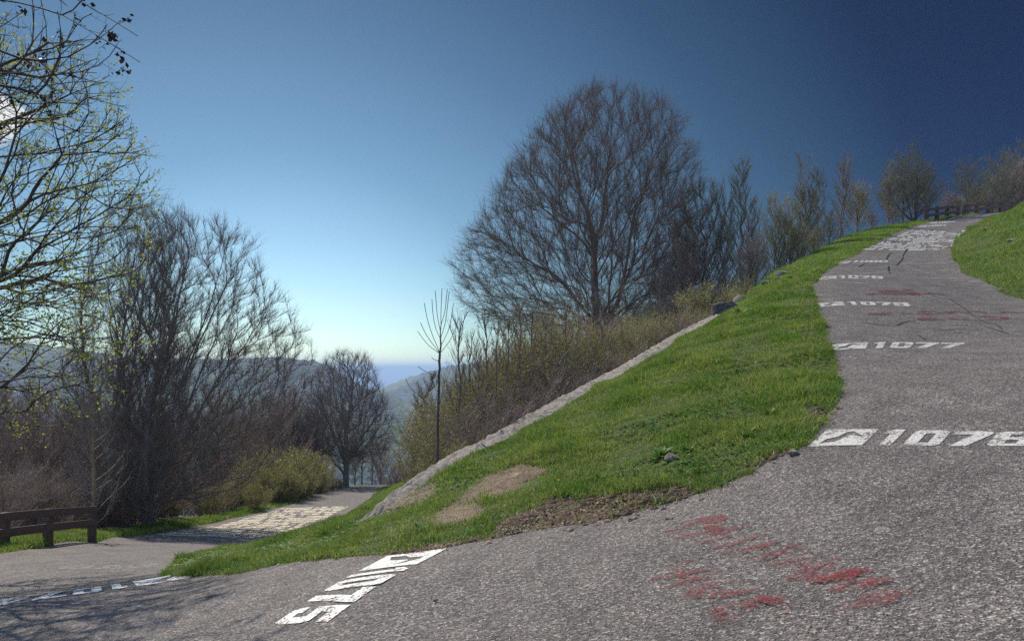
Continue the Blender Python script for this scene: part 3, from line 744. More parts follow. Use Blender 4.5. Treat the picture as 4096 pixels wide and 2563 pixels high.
# the great beech on the slope behind the wall: two trunks from one foot
def big_beech():
    d = 38.0; b = at(597, d)
    def prof(rows):
        out = []
        for v, ul, ur in rows:
            z = EYE - (v - CV) / F * d - b[2]; out.append((z, b[0] - (ul - CU) / F * d, (ur - CU) / F * d - b[0]))
        return sorted(out)
    pr = prof([(92, 592, 632), (100, 570, 654), (112, 550, 680), (142, 522, 694), (180, 496, 704), (212, 480, 708), (237, 462, 710), (266, 450, 706), (292, 453, 700), (312, 463, 690), (332, 490, 660)])
    z = lambda v: EYE - (v - CV) / F * d - b[2]; x = lambda u: (u - CU) / F * d - b[0]
    stems = [[(0, 0, 0), (x(596), .1, z(330)), (x(596), .1, z(300)), (x(594), .1, z(265)), (x(597), .2, z(240)), (x(603), .2, z(215)), (x(606), .1, z(185)), (x(610), .0, z(150)), (x(612), 0, z(110))],
             [(x(598), .1, z(335)), (x(609), .4, z(320)), (x(612), .5, z(285)), (x(614), .5, z(250)), (x(618), .3, z(220)), (x(612), .2, z(195))],
             [(x(609), .4, z(322)), (x(616), .4, z(310)), (x(626), .6, z(275)), (x(632), .6, z(238)), (x(634), .5, z(215)), (x(645), .6, z(190)), (x(655), .7, z(160))],
             [(x(594), 0, z(258)), (x(580), -.4, z(240)), (x(560), -.8, z(225)), (x(530), -1.0, z(205))],
             [(x(597), .1, z(240)), (x(585), -.2, z(210)), (x(574), -.3, z(175)), (x(566), -.3, z(140))],
             [(x(596), 0, z(320)), (x(575), -.6, z(300)), (x(555), -1.4, z(278)), (x(520), -2.0, z(262)), (x(490), -2.4, z(255))],
             [(x(596), 0, z(330)), (x(570), -.8, z(325)), (x(545), -1.4, z(302)), (x(510), -1.6, z(300)), (x(478), -1.8, z(298))],
             [(x(610), .4, z(320)), (x(640), .2, z(297)), (x(665), 0, z(283)), (x(690), 0, z(265))]]
    rg = nz(11); root = empty("beech_tree", b, 0, "largest bare beech with twin trunks and a broad dome crown behind the wall", "tree")
    sk = Skel()
    for k, st in enumerate(stems):
        if k == 0: sk.polyline(st)
        else:
            p = np.array(sk.p); j = int(np.argmin(np.linalg.norm(p - np.array(st[0]), axis=1))); sk.polyline(st[1:], j)
    dep = .85
    cen = np.array([0, 0, z(330)])
    for cnt, bf, pen, step, shell, ss in ((44, .10, 1.2, .5, 1.0, 1.1), (380, .16, 1.8, .42, .75, .9), (4600, .22, 2.0, .34, .55, .8)):
        T = env_points(cnt, rg, pr, depth=dep, shell=shell); T = T[np.argsort(np.linalg.norm(T - cen, axis=1))]
        grow(sk, T, rg, bf, pen, step, .05, .35, start_straight=ss)
    finish(sk, rg, "trunk", "crown", root, .46, .0050, twigs=6, twig_len=.72, twig_r=.0052, tw_up=.2, tw_out=.5, tw_rand=.5, smooth_it=3, center=cen,
           mat_t=M['beech'], mat_c=M['beechtwig'], split_r=.045, twig_from=.026, buds=(.035, .05, 1, M['bud_dim']))
big_beech()

def prof_px(b, d, rows):
    out = []
    for v, ul, ur in rows:
        out.append((EYE - (v - CV) / F * d - b[2], b[0] - (ul - CU) / F * d, (ur - CU) / F * d - b[0]))
    return sorted(out)

# left clump: two many-stemmed beeches
def clump(label, u0, d, seed, rows, stems_uv, nl, ns, nt, r, updir=.2, r_tip=.0052, tw=2, mat_c=None, tl=.5):
    b = at(u0, d); pr = prof_px(b, d, rows); rg = nz(seed)
    root = empty("beech_tree", b, 0, label, "tree")
    sk = Skel(); sk.add((0, 0, -.2), -1)
    for st in stems_uv:
        yy = rg.uniform(-.5, .5); pts = []
        for k, (u, v) in enumerate(st):
            x, z = pxz(u, v, d, b); pts.append((x, yy * (k + 1) * .9, z))
        sk.polyline(pts, 0)
    cen = np.array([0, 0, 0.])
    for cnt, bf, pen, step, shell, ss in ((nl, .08, 1.6, .45, 1.0, 1.4), (ns, .15, 2.0, .38, .7, 1.0), (nt, .2, 2.2, .32, .5, .8)):
        T = env_points(cnt, rg, pr, depth=.8, shell=shell); T = T[np.argsort(np.linalg.norm(T - cen, axis=1))]
        grow(sk, T, rg, bf, pen, step, .05, updir, start_straight=ss)
    finish(sk, rg, "trunk", "crown", root, r, r_tip, twigs=tw, twig_len=tl, twig_r=.0048, tw_up=.28, tw_out=.4, tw_rand=.38, center=cen,
           mat_t=M['beech'], mat_c=mat_c or M['twig'], split_r=.03, twig_from=.02)
    return root
clump("tall many-stemmed beech nearest the white painted panel on the lower road", 146, 29, 21,
      [(212, 190, 232), (222, 184, 248), (240, 178, 259), (265, 170, 266), (290, 160, 280), (318, 152, 302), (350, 145, 316), (385, 140, 312), (420, 135, 300), (455, 130, 285), (480, 128, 262), (500, 125, 235)],
      [[(150, 470), (163, 420), (180, 360), (200, 300), (212, 250), (214, 228)], [(150, 475), (168, 420), (190, 355), (215, 300), (232, 262), (240, 248)], [(153, 485), (180, 440), (205, 390), (240, 340), (265, 300)], [(150, 465), (160, 400), (178, 330), (196, 280), (205, 245)], [(152, 480), (175, 440), (186, 400), (200, 360), (225, 310), (235, 270)],
       [(155, 490), (185, 455), (210, 420), (240, 385), (270, 350)], [(147, 460), (150, 400), (170, 340), (186, 280), (196, 235)], [(160, 498), (195, 470), (235, 440), (275, 415)],
       [(157, 505), (200, 488), (240, 478)]],
      38, 460, 3600, .27, tw=8, tl=.5)
clump("tall many-stemmed beech with grey trunks behind the end of the brown fence", 122, 31, 22,
      [(193, 166, 178), (200, 135, 182), (215, 115, 186), (240, 100, 190), (290, 84, 196), (340, 70, 196), (400, 60, 190), (450, 62, 180), (500, 80, 150)],
      [[(122, 470), (118, 400), (128, 330), (140, 260), (150, 215)], [(126, 470), (135, 400), (148, 330), (160, 270), (168, 210)], [(118, 470), (105, 410), (98, 350), (100, 290)],
       [(124, 480), (140, 430), (158, 370), (172, 310), (178, 250)], [(116, 480), (95, 440), (78, 400)]],
      30, 340, 2100, .28, tw=6, tl=.5)
# smaller round beech down the road
clump("small round bare beech standing alone at the left edge of the lower road", 346, 60, 23,
      [(352, 335, 362), (360, 325, 375), (375, 312, 378), (395, 308, 388), (415, 305, 394), (435, 308, 396), (450, 315, 390), (462, 330, 372)],
      [[(346, 460), (345, 430), (350, 400), (352, 372)], [(345, 462), (335, 440), (325, 415)], [(347, 462), (360, 440), (375, 420)]],
      24, 260, 2200, .40, r_tip=.011, tw=6, tl=.7)
# ---------------------------------------------------------------- straight young trees
def pole_tree(name, label, seed, h, r, spread, nb, mat_t, mat_c, ang=.75, blo=.15, curve=.5, sub=5, twl=.35, tw_r=.006, buds=None, group=None, lean=(0, 0), up=.5, twigs=1, bend=.03, cat="tree", top=.25, stems=1, twig_from=.02):
    rg = nz(seed); root = empty(name, (0, 0, 0), 0, label, cat, group); sk = Skel(); sk.add((0, 0, -.2), -1)
    for s in range(stems):
        hh = h * (1 if s == 0 else rg.uniform(.6, .95)); ox, oy = (0, 0) if s == 0 else rg.normal(0, .10 * h * .5, 2)
        k = 12; par = 0; ids = [0]
        for q in range(1, k + 1):
            f = q / k; p = (lean[0] * f * hh + ox * f + rg.normal(0, bend) * f * hh * .3, lean[1] * f * hh + oy * f + rg.normal(0, bend) * f * hh * .3, hh * f)
            par = sk.add(p, par); ids.append(par)
        for b in range(nb // stems):
            f = blo + (1 - blo) * ((b + .5) / (nb // stems)) ** .9 * .96; i = min(k - 1, int(f * k)); base = np.array(sk.p[ids[i]]) * (1 - (f * k - i)) + np.array(sk.p[ids[i + 1]]) * (f * k - i)
            az = b * 2.4 + rg.uniform(-.5, .5); ln = spread * h * ((1 - f) * .85 + top) * rg.uniform(.7, 1.15); a = ang * rg.uniform(.8, 1.2)
            pp = ids[i]; m = 6; p = base
            for q in range(1, m + 1):
                t = q / m; aa = a * (1 - curve * t); p = p + np.array([math.cos(az) * math.sin(aa), math.sin(az) * math.sin(aa), math.cos(aa)]) * ln / m + rg.normal(0, .012 * ln, 3)
                pp = sk.add(p, pp)
                if sub and q > 1 and rg.random() < sub / 6:
                    dr = unit(np.array([math.cos(az + rg.normal(0, 1.0)) * math.sin(aa + .4), math.sin(az + rg.normal(0, 1.0)) * math.sin(aa + .4), math.cos(aa) + up]))
                    e = sk.add(p + dr * ln * .2, pp); sk.add(p + dr * ln * .38 + np.array([0, 0, .05 * ln]), e)
    finish(sk, rg, "trunk", "crown", root, r, .007, twigs=twigs, twig_len=twl, twig_r=tw_r, tw_up=up, tw_out=.2, tw_rand=.3, mat_t=mat_t, mat_c=mat_c, split_r=.02, buds=buds, smooth_it=0, flare=1.1, twig_from=twig_from)
    return root

# slim ash behind the wall with an upswept candelabra top
def ash():
    d = 12.3; b = at(437, d, -.3); rg = nz(31)
    root = empty("ash_sapling", b, 0, "slender young tree with an upswept candelabra top behind the low end of the wall", "tree")
    sk = Skel()
    X = lambda u, v, y=0: (pxz(u, v, d, b)[0], y, pxz(u, v, d, b)[1])
    sk.polyline([(0, 0, -.1), X(437.5, 440), X(438, 410), X(439.5, 375), X(440.5, 345), X(441, 310), X(442, 288)], -1, .12)
    def br(pts):
        P = np.array(sk.p); s = np.array(pts[0]); j = int(np.argmin(np.linalg.norm(P - s, axis=1))); sk.polyline(pts[1:], j, .10)
    for k, (pts, y) in enumerate([([(441, 350), (432, 343), (425, 333), (420, 322)], .1), ([(441, 349), (433, 336), (428, 320), (425, 303)], -.15), ([(441, 340), (435, 328), (432, 312), (431, 298)], .2),
                  ([(441, 350), (449, 342), (455, 331), (459, 318)], -.1), ([(441, 345), (448, 332), (451, 318), (453, 302)], .15), ([(441, 335), (446, 322), (448, 306), (450, 292)], -.2),
                  ([(441, 328), (437, 316), (436, 300), (435, 290)], .05), ([(441, 322), (445, 312), (446, 298), (447, 288)], .1), ([(441, 352), (430, 347), (422, 338), (416, 330)], .3),
                  ([(438, 415), (430, 405), (420, 396), (410, 388), (405, 378)], .05), ([(438, 415), (446, 404), (455, 394)], -.1), ([(440, 372), (432, 374), (424, 371), (418, 366)], 0), ([(440, 362), (434, 360), (431, 357)], .1)]):
        q = [X(u, v, y * i / len(pts)) for i, (u, v) in enumerate(pts)]; br(q)
    finish(sk, rg, "trunk", "crown", root, .026, .0065, twigs=0, mat_t=M['dark'], mat_c=M['pale'], split_r=.016, smooth_it=1, flare=1.1)
ash()

# tall thin trees on the slope beside the upper road
birch = pole_tree("birch_tree", "x", 41, 8.5, .075, .22, 44, M['pale'], M['greyolive'], ang=.75, blo=.12, sub=5, buds=(.20, .05, 1, M['bud_yel']), twigs=2, tw_r=.0055, twl=.45, bend=.06)
birch2 = pole_tree("birch_tree", "x", 47, 8.0, .07, .28, 44, M['pale'], M['twig'], ang=.6, blo=.2, sub=5, buds=(.14, .05, 1, M['bud_yel']), twigs=2, tw_r=.0055, twl=.5, bend=.12, stems=2)
poplar = pole_tree("poplar_tree", "x", 42, 8.0, .075, .27, 60, M['pale'], M['greyolive'], ang=.6, blo=.10, sub=5, buds=(.32, .05, 1, M['bud_yel']), twigs=2, tw_r=.0055, twl=.5, stems=3, bend=.08)
scrub = pole_tree("scrub_tree", "x", 43, 5.0, .055, .48, 64, M['dark'], M['twig2'], ang=.95, blo=.05, sub=6, twigs=2, tw_r=.0052, twl=.42, stems=4, buds=(.06, .045, 1, M['bud_dim']), bend=.12)
scrub2 = pole_tree("scrub_tree", "x", 45, 5.0, .07, .60, 60, M['dark'], M['greyolive'], ang=1.15, blo=.12, sub=6, twigs=3, tw_r=.0052, twl=.40, stems=3, buds=(.14, .05, 1, M['bud_dim']), bend=.15, curve=.4)
leafy = pole_tree("leafing_tree", "x", 44, 5.5, .06, .42, 72, M['dark'], M['olive'], ang=.85, blo=.03, sub=6, twigs=2, tw_r=.0052, twl=.42, stems=4, buds=(.55, .05, 1, M['bud_yel']), bend=.1)
_used = set()
def put(proto, u, vtop, d, hgt, label, group=None, rz=None, sx=1.0, foot=-.1, base_v=None):
    """stand a copy with its foot on the ground at column u and its top at vtop"""
    x = (u - CU) / F * d; z0 = hz(x, d) + foot; h = EYE - (vtop - CV) / F * d - z0; s = h / hgt
    rz = random.Random(int(u * 7 + vtop)).uniform(0, 6.28) if rz is None else rz
    if id(proto) not in _used:
        _used.add(id(proto)); proto.location = (x, d, z0); proto.rotation_euler = (0, 0, rz); proto.scale = (s * sx, s * sx, s); proto["label"] = label
        if group: proto["group"] = group
        return proto
    return copy_thing(proto, (x, d, z0), rz, (s * sx, s * sx, s), label, group)
ROW = "thin trees along the embankment of the upper road"
for pr_, u, vt, d, h, sx, lab in [
    (birch, 741, 163, 33, 8.5, 1.25, "tall thin bare birch right of the great beech crown"),
    (birch2, 722, 184, 35, 8.0, 1.0, "thin grey tree between the great beech and the tall bare birch"),
    (scrub2, 704, 196, 37, 5.0, .8, "brushy bare tree touching the right side of the great beech"),
    (scrub, 688, 238, 34, 5.0, 1.3, "low reddish brushy tree under the right branches of the great beech"),
    (scrub, 668, 268, 33, 5.0, 1.2, "lowest reddish brushy tree under the right branches of the great beech"),
    (birch2, 756, 205, 36, 8.0, 1.0, "spindly bare tree just left of the olive leafing tree"),
    (leafy, 775, 198, 31, 5.5, 1.0, "olive green leafing tree in the dip between two tall thin trees"),
    (leafy, 790, 222, 31, 5.5, 1.2, "yellowish leafing tree left of the tallest poplar foot"),
    (scrub, 752, 240, 29, 5.0, 1.3, "low reddish brush at the foot of the spindly bare tree"),
    (poplar, 802, 160, 34, 8.0, 1.25, "tallest narrow poplar with olive buds, middle of the embankment row"),
    (birch, 818, 170, 36, 8.5, 1.2, "pale stemmed birch just right of the tallest narrow poplar"),
    (scrub2, 829, 214, 37, 5.0, 1.0, "low brushy tree between the poplar and the pale leaning birch"),
    (birch2, 842, 158, 40, 8.0, 1.1, "thin pale birch left of the bushy dark tree"),
    (leafy, 857, 184, 40, 5.5, 1.1, "small olive leafing tree between the pale birch and the bushy dark tree"),
    (leafy, 815, 230, 33, 5.5, 1.3, "low olive thicket tree at the foot of the tallest poplar"),
    (scrub, 872, 212, 41, 5.0, 1.5, "low dark brushy tree left below the bushy dark tree"),
    (scrub, 893, 208, 44, 5.0, 1.8, "reddish low scrub directly under the bushy dark tree"),
    (poplar, 889, 165, 46, 8.0, 1.5, "olive leafing tree on the left flank of the bushy dark tree"),
    (scrub2, 925, 165, 49, 5.0, .85, "dark bushy tree on the right flank of the pointed one"),
    (scrub2, 903, 158, 48, 5.0, .85, "dark tree overlapping the left of the pointed bushy one"),
    (scrub, 948, 192, 56, 5.0, 1.1, "small bare tree behind the first panel of the upper fence"),
    (scrub2, 968, 164, 58, 5.0, .95, "dark leafing tree leaning over the middle of the upper fence"),
    (leafy, 978, 186, 59, 5.5, 1.3, "low dark leafing bush behind the middle of the upper fence"),
    (scrub2, 992, 178, 60, 5.0, 1.1, "dark bushy tree behind the far half of the upper fence"),
    (scrub2, 1004, 160, 63, 5.0, .9, "dark pointed tree behind the far end of the upper fence"),
    (scrub, 1014, 164, 64, 5.0, 1.3, "dark round tree at the top right where the bank meets the sky"),
    (scrub2, 1026, 150, 66, 5.0, 1.0, "dark leafing tree cut by the right edge of the photo"),
    (leafy, 957, 197, 56, 5.5, 1.5, "low dark leafing bush seen through the first panel of the upper fence")]:
    put(pr_, u, vt, d, h, lab, ROW, sx=sx)

# the pointed bushy tree where the upper fence begins
bp = at(914, 47); crown_tree("bushy_tree", bp, 88, prof_px(bp, 47, [(136, 913, 917), (148, 908, 920), (158, 904, 924), (165, 895, 923), (174, 886, 934), (186, 882, 929), (196, 879, 935), (208, 884, 928), (216, 895, 924)]),
    [[(0, 0, -.2), (.05, 0, 1.5), (.2, 0, 3.0), (.25, .1, 4.8)], [(0, 0, -.1), (-.4, .1, 1.6), (-.8, .1, 3.0)]], 26, 120, 420, .15, .007, label="bushy dark tree with a pointed top at the start of the upper fence",
    group=ROW, mat_t=M['dark'], mat_c=M['greyolive'], twigs=4, twig_len=.5, twig_r=.0055, tw_up=.4, tw_out=.4, tw_rand=.35, split_r=.03, buds=(.14, .055, 1, M['bud_dim']), updir=.7)
# ---------------------------------------------------------------- shrubs
def shrub(name, seed, h, w, nst, mat_c, buds, twl=.35, tw_r=.0045, up=.5, twigs=2, cat="shrub"):
    rg = nz(seed); root = empty(name, (0, 0, 0), 0, "x", cat); sk = Skel(); sk.add((0, 0, -.25), -1)
    for s in range(nst):
        az = rg.uniform(0, 6.28); rad = w * math.sqrt(rg.random()); hh = h * rg.uniform(.55, 1.0) * (1 - .35 * (rad / w) ** 2)
        e = np.array([math.cos(az) * rad, math.sin(az) * rad, hh]); b = e * np.array([.35, .35, 0]); par = sk.add(b + np.array([0, 0, .0]), 0)
        k = 7; cv = rg.normal(0, .08 * h, 3)
        for q in range(1, k + 1):
            t = q / k; p = b * (1 - t) + e * t + cv * math.sin(math.pi * t) + np.array([0, 0, .06 * h * math.sin(math.pi * t)])
            par = sk.add(p, par)
            if q > 1 and rg.random() < .8:
                dr = unit(np.array([rg.normal(0, .6), rg.normal(0, .6), .8])); l = h * rg.uniform(.08, .25); a = sk.add(p + dr * l * .5, par); sk.add(p + dr * l + rg.normal(0, .03, 3), a)
    finish(sk, rg, "stems", "crown", root, .05, .005, twigs=twigs, twig_len=twl, twig_r=tw_r, tw_up=up, tw_out=.15, tw_rand=.4, mat_t=mat_c, mat_c=mat_c, split_r=.012, buds=buds, smooth_it=0, flare=1.0)
    return root
sh_olive = shrub("shrub", 51, 2.6, 1.1, 40, M['olive'], (.5, .034, 2, M['bud_yel']), twigs=3)
sh_brown = shrub("shrub", 52, 2.4, 1.2, 44, M['twig2'], (.18, .03, 1, M['bud_yel']), twigs=3)
sh_green = shrub("shrub", 53, 1.6, 1.0, 26, M['olive'], (.7, .045, 1, M['bud']))
sh_bare = shrub("shrub", 54, 3.0, 1.0, 18, M['twig'], (.04, .03, 1, M['bud_dim']), twigs=1)
sh_yel = shrub("shrub", 55, 2.4, 1.2, 44, M['olive'], (.9, .06, 1, M['bud_yel']))
H_ = {id(sh_olive): 2.7, id(sh_brown): 2.5, id(sh_green): 1.7, id(sh_bare): 3.1, id(sh_yel): 2.5}
TH = "shrubs of the thicket behind the stone wall"
rr_ = random.Random(77)
# top outline of the thicket seen over the wall
def thick_top(u): return float(np.interp(u, [425, 445, 470, 500, 530, 560, 590, 620, 650, 690, 730, 770, 800, 830], [438, 392, 362, 332, 312, 310, 314, 314, 306, 294, 284, 276, 266, 258]))
lab_th = {id(sh_olive): "olive twiggy shrub with small buds", id(sh_brown): "red-brown twiggy shrub",
          id(sh_green): "fresh green low leafy shrub", id(sh_bare): "tall bare upright shrub"}
for row, (off, fr) in enumerate([(1.3, .40), (2.4, .72), (3.8, 1.0), (5.5, 1.02), (7.5, .95)]):
    u = 450 if row else 462
    while u < 800:
        # distance where the column crosses the wall line, plus an offset behind it
        dd = None
        for y in np.arange(8, 50, .1):
            x = (u - CU) / F * y
            if line_dist(np.array([x]), np.array([y]), WLINE)[0] < -off * .8: dd = y; break
        if dd is None: u += 20; continue
        wall_v = float(np.interp(u, [379, 424, 466, 508, 547, 593, 644, 678, 720, 760, 805], [511, 479, 456, 436, 413, 388, 360, 339, 316, 290, 262]))
        top = thick_top(u); vt = wall_v + (top - wall_v) * fr + rr_.uniform(-12, 20)
        x = (u - CU) / F * dd; z0 = hz(x, dd); h = EYE - (vt - CV) / F * dd - z0
        if u > 655: pr_ = rr_.choice([sh_green, sh_green, sh_green, sh_olive, sh_brown] if row < 3 else [sh_brown, sh_olive])
        else: pr_ = rr_.choice([sh_brown, sh_olive, sh_brown] if row == 0 else [sh_olive, sh_olive, sh_brown, sh_olive, sh_bare])
        if h > .5:
            sc = min(h / H_[id(pr_)], 2.2)
            zone = "at the low end of" if u < 520 else "around the middle of" if u < 600 else "in front of the upper half of" if u < 690 else "above the upper end of"
            zone = zone.replace("in front of", "along")
            put(pr_, u, vt, dd, H_[id(pr_)], lab_th[id(pr_)] + (", front row " if row < 2 else ", back row ") + zone + " the wall", TH, sx=max(.8, min(1.6, 1.1 / sc)) if sc > 1 else 1.3)
        u += rr_.uniform(.8, 1.25) * 1.0 * F / dd * (.85 if row else .75)
# thin saplings standing in the thicket
sap = pole_tree("sapling", "x", 61, 5.0, .032, .20, 22, M['twig'], M['twig'], ang=.75, blo=.35, sub=2, twigs=1, tw_r=.0045, twl=.3, buds=(.05, .04, 1, M['bud_dim']))
for u, vt, d, lab in [(459, 318, 15, "thin bare sapling just right of the candelabra-topped one"), (470, 335, 16, "thin dark sapling, second right of the candelabra-topped one"), (486, 312, 17, "thin dark sapling left of the tall forked sapling"),
                   (497, 322, 16, "thin sapling beside the tall forked one at the left end of the thicket"), (508, 318, 17, "thin forked sapling before the olive shrubs"), (520, 300, 18, "thin sapling in front of the left olive shrubs"),
                   (566, 300, 19, "thin bare sapling in front of the great beech's left roots"), (578, 290, 20, "thin bare sapling just left of the great beech trunk"), (601, 292, 21, "thin bare sapling crossing the great beech trunk"),
                   (532, 308, 19, "thin sapling left of the middle of the olive shrubs"), (552, 304, 21, "thin sapling close left of the great beech's lowest limb"), (622, 285, 23, "thin sapling just right of the great beech trunk"), (640, 280, 24, "thin sapling right of the great beech, nearer the boulder"), (660, 276, 25, "thin sapling below the right limb of the great beech"), (545, 318, 18, "thin sapling amid the olive shrubs left of the great beech"), (478, 345, 15, "short thin sapling in the left gap of the thicket")]:
    put(sap, u, vt, d, 5.0, lab, "thin saplings in the thicket")
# leaning tree further down the slope
lt = pole_tree("leaning_tree", "dark leaning tree on the green slope beside the lower road", 62, 7.0, .10, .20, 30, M['dark'], M['twig2'], ang=.8, blo=.35, sub=4, twigs=2, lean=(.10, 0), tw_r=.009, buds=(.06, .06, 1, M['bud_dim']), bend=.08)
bx = (412 - CU) / F * 34; lt.location = (bx, 34, hz(bx, 34) - .2); lt.scale = (1, 1, .82)
put(scrub, 452, 388, 30, 5.0, "dark bare brushy tree behind the candelabra-topped sapling", sx=.7)
put(scrub, 464, 372, 34, 5.0, "dark bare brushy tree on the slope left of the thicket", sx=.8)
# down the lower road, left side
for u, vt, d, pr_, h, sx, lab in [(362, 425, 64, sap, 5.0, 2.0, "thin tree just right of the small round beech"), (372, 432, 66, sap, 5.0, 2.0, "thin tree at the far bend of the lower road"), (380, 440, 68, scrub, 5.0, .9, "small brushy tree at the far bend of the lower road"),
                                  (355, 440, 62, scrub, 5.0, .8, "low brushy tree at the foot of the small round beech"), (405, 462, 80, scrub, 5.0, 1.6, "distant low brushy tree beyond the end of the lower road"), (396, 466, 76, scrub, 5.0, 1.2, "distant scrub where the lower road drops out of sight")]:
    put(pr_, u, vt, d, h, lab, sx=sx)
# yellow green bushes at the left verge of the lower road
YG = "yellow-green bushes beside the lower road"
for u, vt, d in [(250, 462, 42), (262, 452, 44), (275, 446, 46), (287, 452, 48), (299, 448, 50), (311, 452, 52), (322, 462, 54), (332, 472, 55), (300, 462, 46), (282, 466, 44), (268, 470, 42), (318, 468, 50), (240, 474, 41), (256, 480, 38), (290, 470, 43), (340, 478, 57), (306, 474, 47)]:
    put(sh_yel, u, vt, d, 2.5, "yellow-green leafing bush " + ("nearest the painted panel" if u < 262 else "in the bright middle of the bush row, " + ("taller" if vt < 456 else "lower") if u < 312 else "close to the small round beech") + (", near side" if d < 45 else ", far side"), YG, sx=1.1 if u < 330 else .8)
# brown thicket behind them and on the far left slope
BT = "brown thicket trees on the slope left of the lower road"
for k in range(36):
    u = rr_.uniform(-40, 335); d = rr_.uniform(24, 50) if u < 220 else rr_.uniform(52, 66)
    vt = float(np.interp(u, [-40, 60, 150, 250, 300, 335], [395, 405, 420, 392, 385, 420])) + rr_.uniform(-12, 28)
    x = (u - CU) / F * d
    if line_dist(np.array([x]), np.array([d]), left[(left[:, 0] < 0)])[0] is None: continue
    if x > -16.5 - .03 * d and d < 62: d += 0
    xl = float(np.interp(d, [13, 26, 40, 56, 70], [-10, -13.7, -13.9, -14.7, -15]))
    if x > xl - 2.5: continue
    put(scrub, u, vt, d, 5.0, "red-brown brushy tree on the slope " + ("behind the brown fence" if u < 90 else "behind the many-stemmed beeches" if u < 200 else "behind the yellow-green bushes") + (", near one" if d < 36 else ", farther one"), BT, sx=rr_.uniform(.9, 1.3))
for k in range(30):
    u = rr_.uniform(-20, 235); d = rr_.uniform(18, 30); x = (u - CU) / F * d
    xl = float(np.interp(d, [13, 26, 40], [-10, -13.7, -13.9]))
    if x > xl - 2.2: continue
    put(sh_brown, u, 505 + rr_.uniform(-45, -5), d, 2.5, "low red-brown brush behind the brown fence and under the left beeches", "low brush under the left beeches", sx=1.2)
for u, vt, d in [(172, 488, 34), (205, 478, 36), (222, 480, 38), (40, 502, 25), (150, 496, 33), (10, 500, 24), (236, 474, 40), (75, 498, 27)]:
    put(sh_olive, u, vt, d, 2.7, "olive twiggy brush at the verge " + ("under the many-stemmed beeches" if 100 < u < 200 else "behind the brown fence" if u <= 100 else "left of the yellow-green bushes") + (", near one" if d in (24, 33, 36) else ", farther one"), "olive brush along the left verge", sx=1.25)
# pale branched sapling behind the fence
ps = pole_tree("branchy_sapling", "pale branched sapling standing right behind the end of the brown fence", 63, 3.9, .06, .36, 34, M['olive'], M['pale'], ang=1.15, blo=.10, sub=4, twigs=1, tw_r=.006, twl=.3, curve=.35, bend=.02, top=.18, twig_from=.012)
bx = (93 - CU) / F * 20.3; ps.location = (bx, 20.3, hz(bx, 20.3) - .1); ps.scale = (1, 1, 1.15)

# overhanging trees rooted just outside the frame at left
def overhang(name, label, base, seed, limbs, prof_c, cnts, r, mat_c, buds, up=.2, tw_r=.004, twl=.28, twigs=2):
    rg = nz(seed); root = empty(name, base, 0, label, "tree"); sk = Skel(); b = np.array(base)
    sk.polyline([(0, 0, -.3), (0, 0, 1.5), (.1, 0, 3.2), (.15, .1, 5.5), (.1, .1, 7.0)], -1, .3)
    for L in limbs:
        pts = [np.array(q, float) - b for q in L]
        P = np.array(sk.p); j = int(np.argmin(np.linalg.norm(P - pts[0], axis=1))); sk.polyline(pts[1:], j, .3)
    for (c0, c1, n, bf, pen, step) in cnts:
        T = []
        while len(T) < n:
            q = rg.uniform(-1, 1, 3)
            if np.linalg.norm(q) < 1 and rg.random() < .3 + .7 * np.linalg.norm(q): T.append(np.array(c0) - b + q * np.array(c1))
        T = np.array(T); T = T[np.argsort(np.linalg.norm(T - np.array([0, 0, 2.5]), axis=1))]
        grow(sk, T, rg, bf, pen, step, .05, up, start_straight=.9)
    finish(sk, rg, "trunk", "crown", root, r, .0062, twigs=twigs, twig_len=twl, twig_r=tw_r, tw_up=.15, tw_out=.3, tw_rand=.5, mat_t=M['dark'], mat_c=mat_c, split_r=.02, buds=buds, twig_from=.011)
    return root
def W3(u, v, d): return ((u - CU) / F * d, d, EYE - (v - CV) / F * d)
ob = (-9.6, 11.0, hz(-9.6 - .9, 11.0) - .2); ob = (-10.9, 11.0, hz(-10.9, 11.0) - .2)
overhang("budding_tree", "foreground tree with fresh green buds reaching in from the left edge", ob, 71,
         [[(-10.8, 11, 3.5), W3(-60, 300, 11), W3(20, 330, 10.6), W3(80, 345, 10.4), W3(125, 350, 10.2)],
          [(-10.8, 11, 3.0), W3(-60, 330, 10.5), W3(30, 390, 10), W3(70, 430, 9.7)],
          [(-10.8, 11, 5.0), W3(-30, 160, 11), W3(40, 152, 10.8), W3(95, 140, 10.6), W3(130, 115, 10.6)],
          [(-10.8, 11, 4.5), W3(-50, 220, 11), W3(20, 235, 10.6), W3(85, 262, 10.3), W3(140, 280, 10)],
          [(-10.8, 11, 5.2), W3(-30, 130, 11.3), W3(40, 110, 11.5), W3(90, 85, 11.3), W3(110, 75, 11.3)],
          [(-10.8, 11, 2.6), W3(-60, 370, 11.5), W3(0, 400, 11.5), W3(40, 440, 11.3)]],
         None, [((-7.7, 10.8, 4.6), (1.9, 1.8, 2.1), 40, .12, 1.2, .3), ((-7.9, 10.8, 4.4), (2.1, 2.0, 2.6), 1400, .2, 1.5, .26), ((-8.2, 11.0, 2.0), (2.1, 1.6, 1.6), 480, .2, 1.5, .26)],
         .15, M['dark'], (.38, .048, 3, M['bud']))
ob2 = (-12.2, 9.2, hz(-12.2, 9.2) - .2)
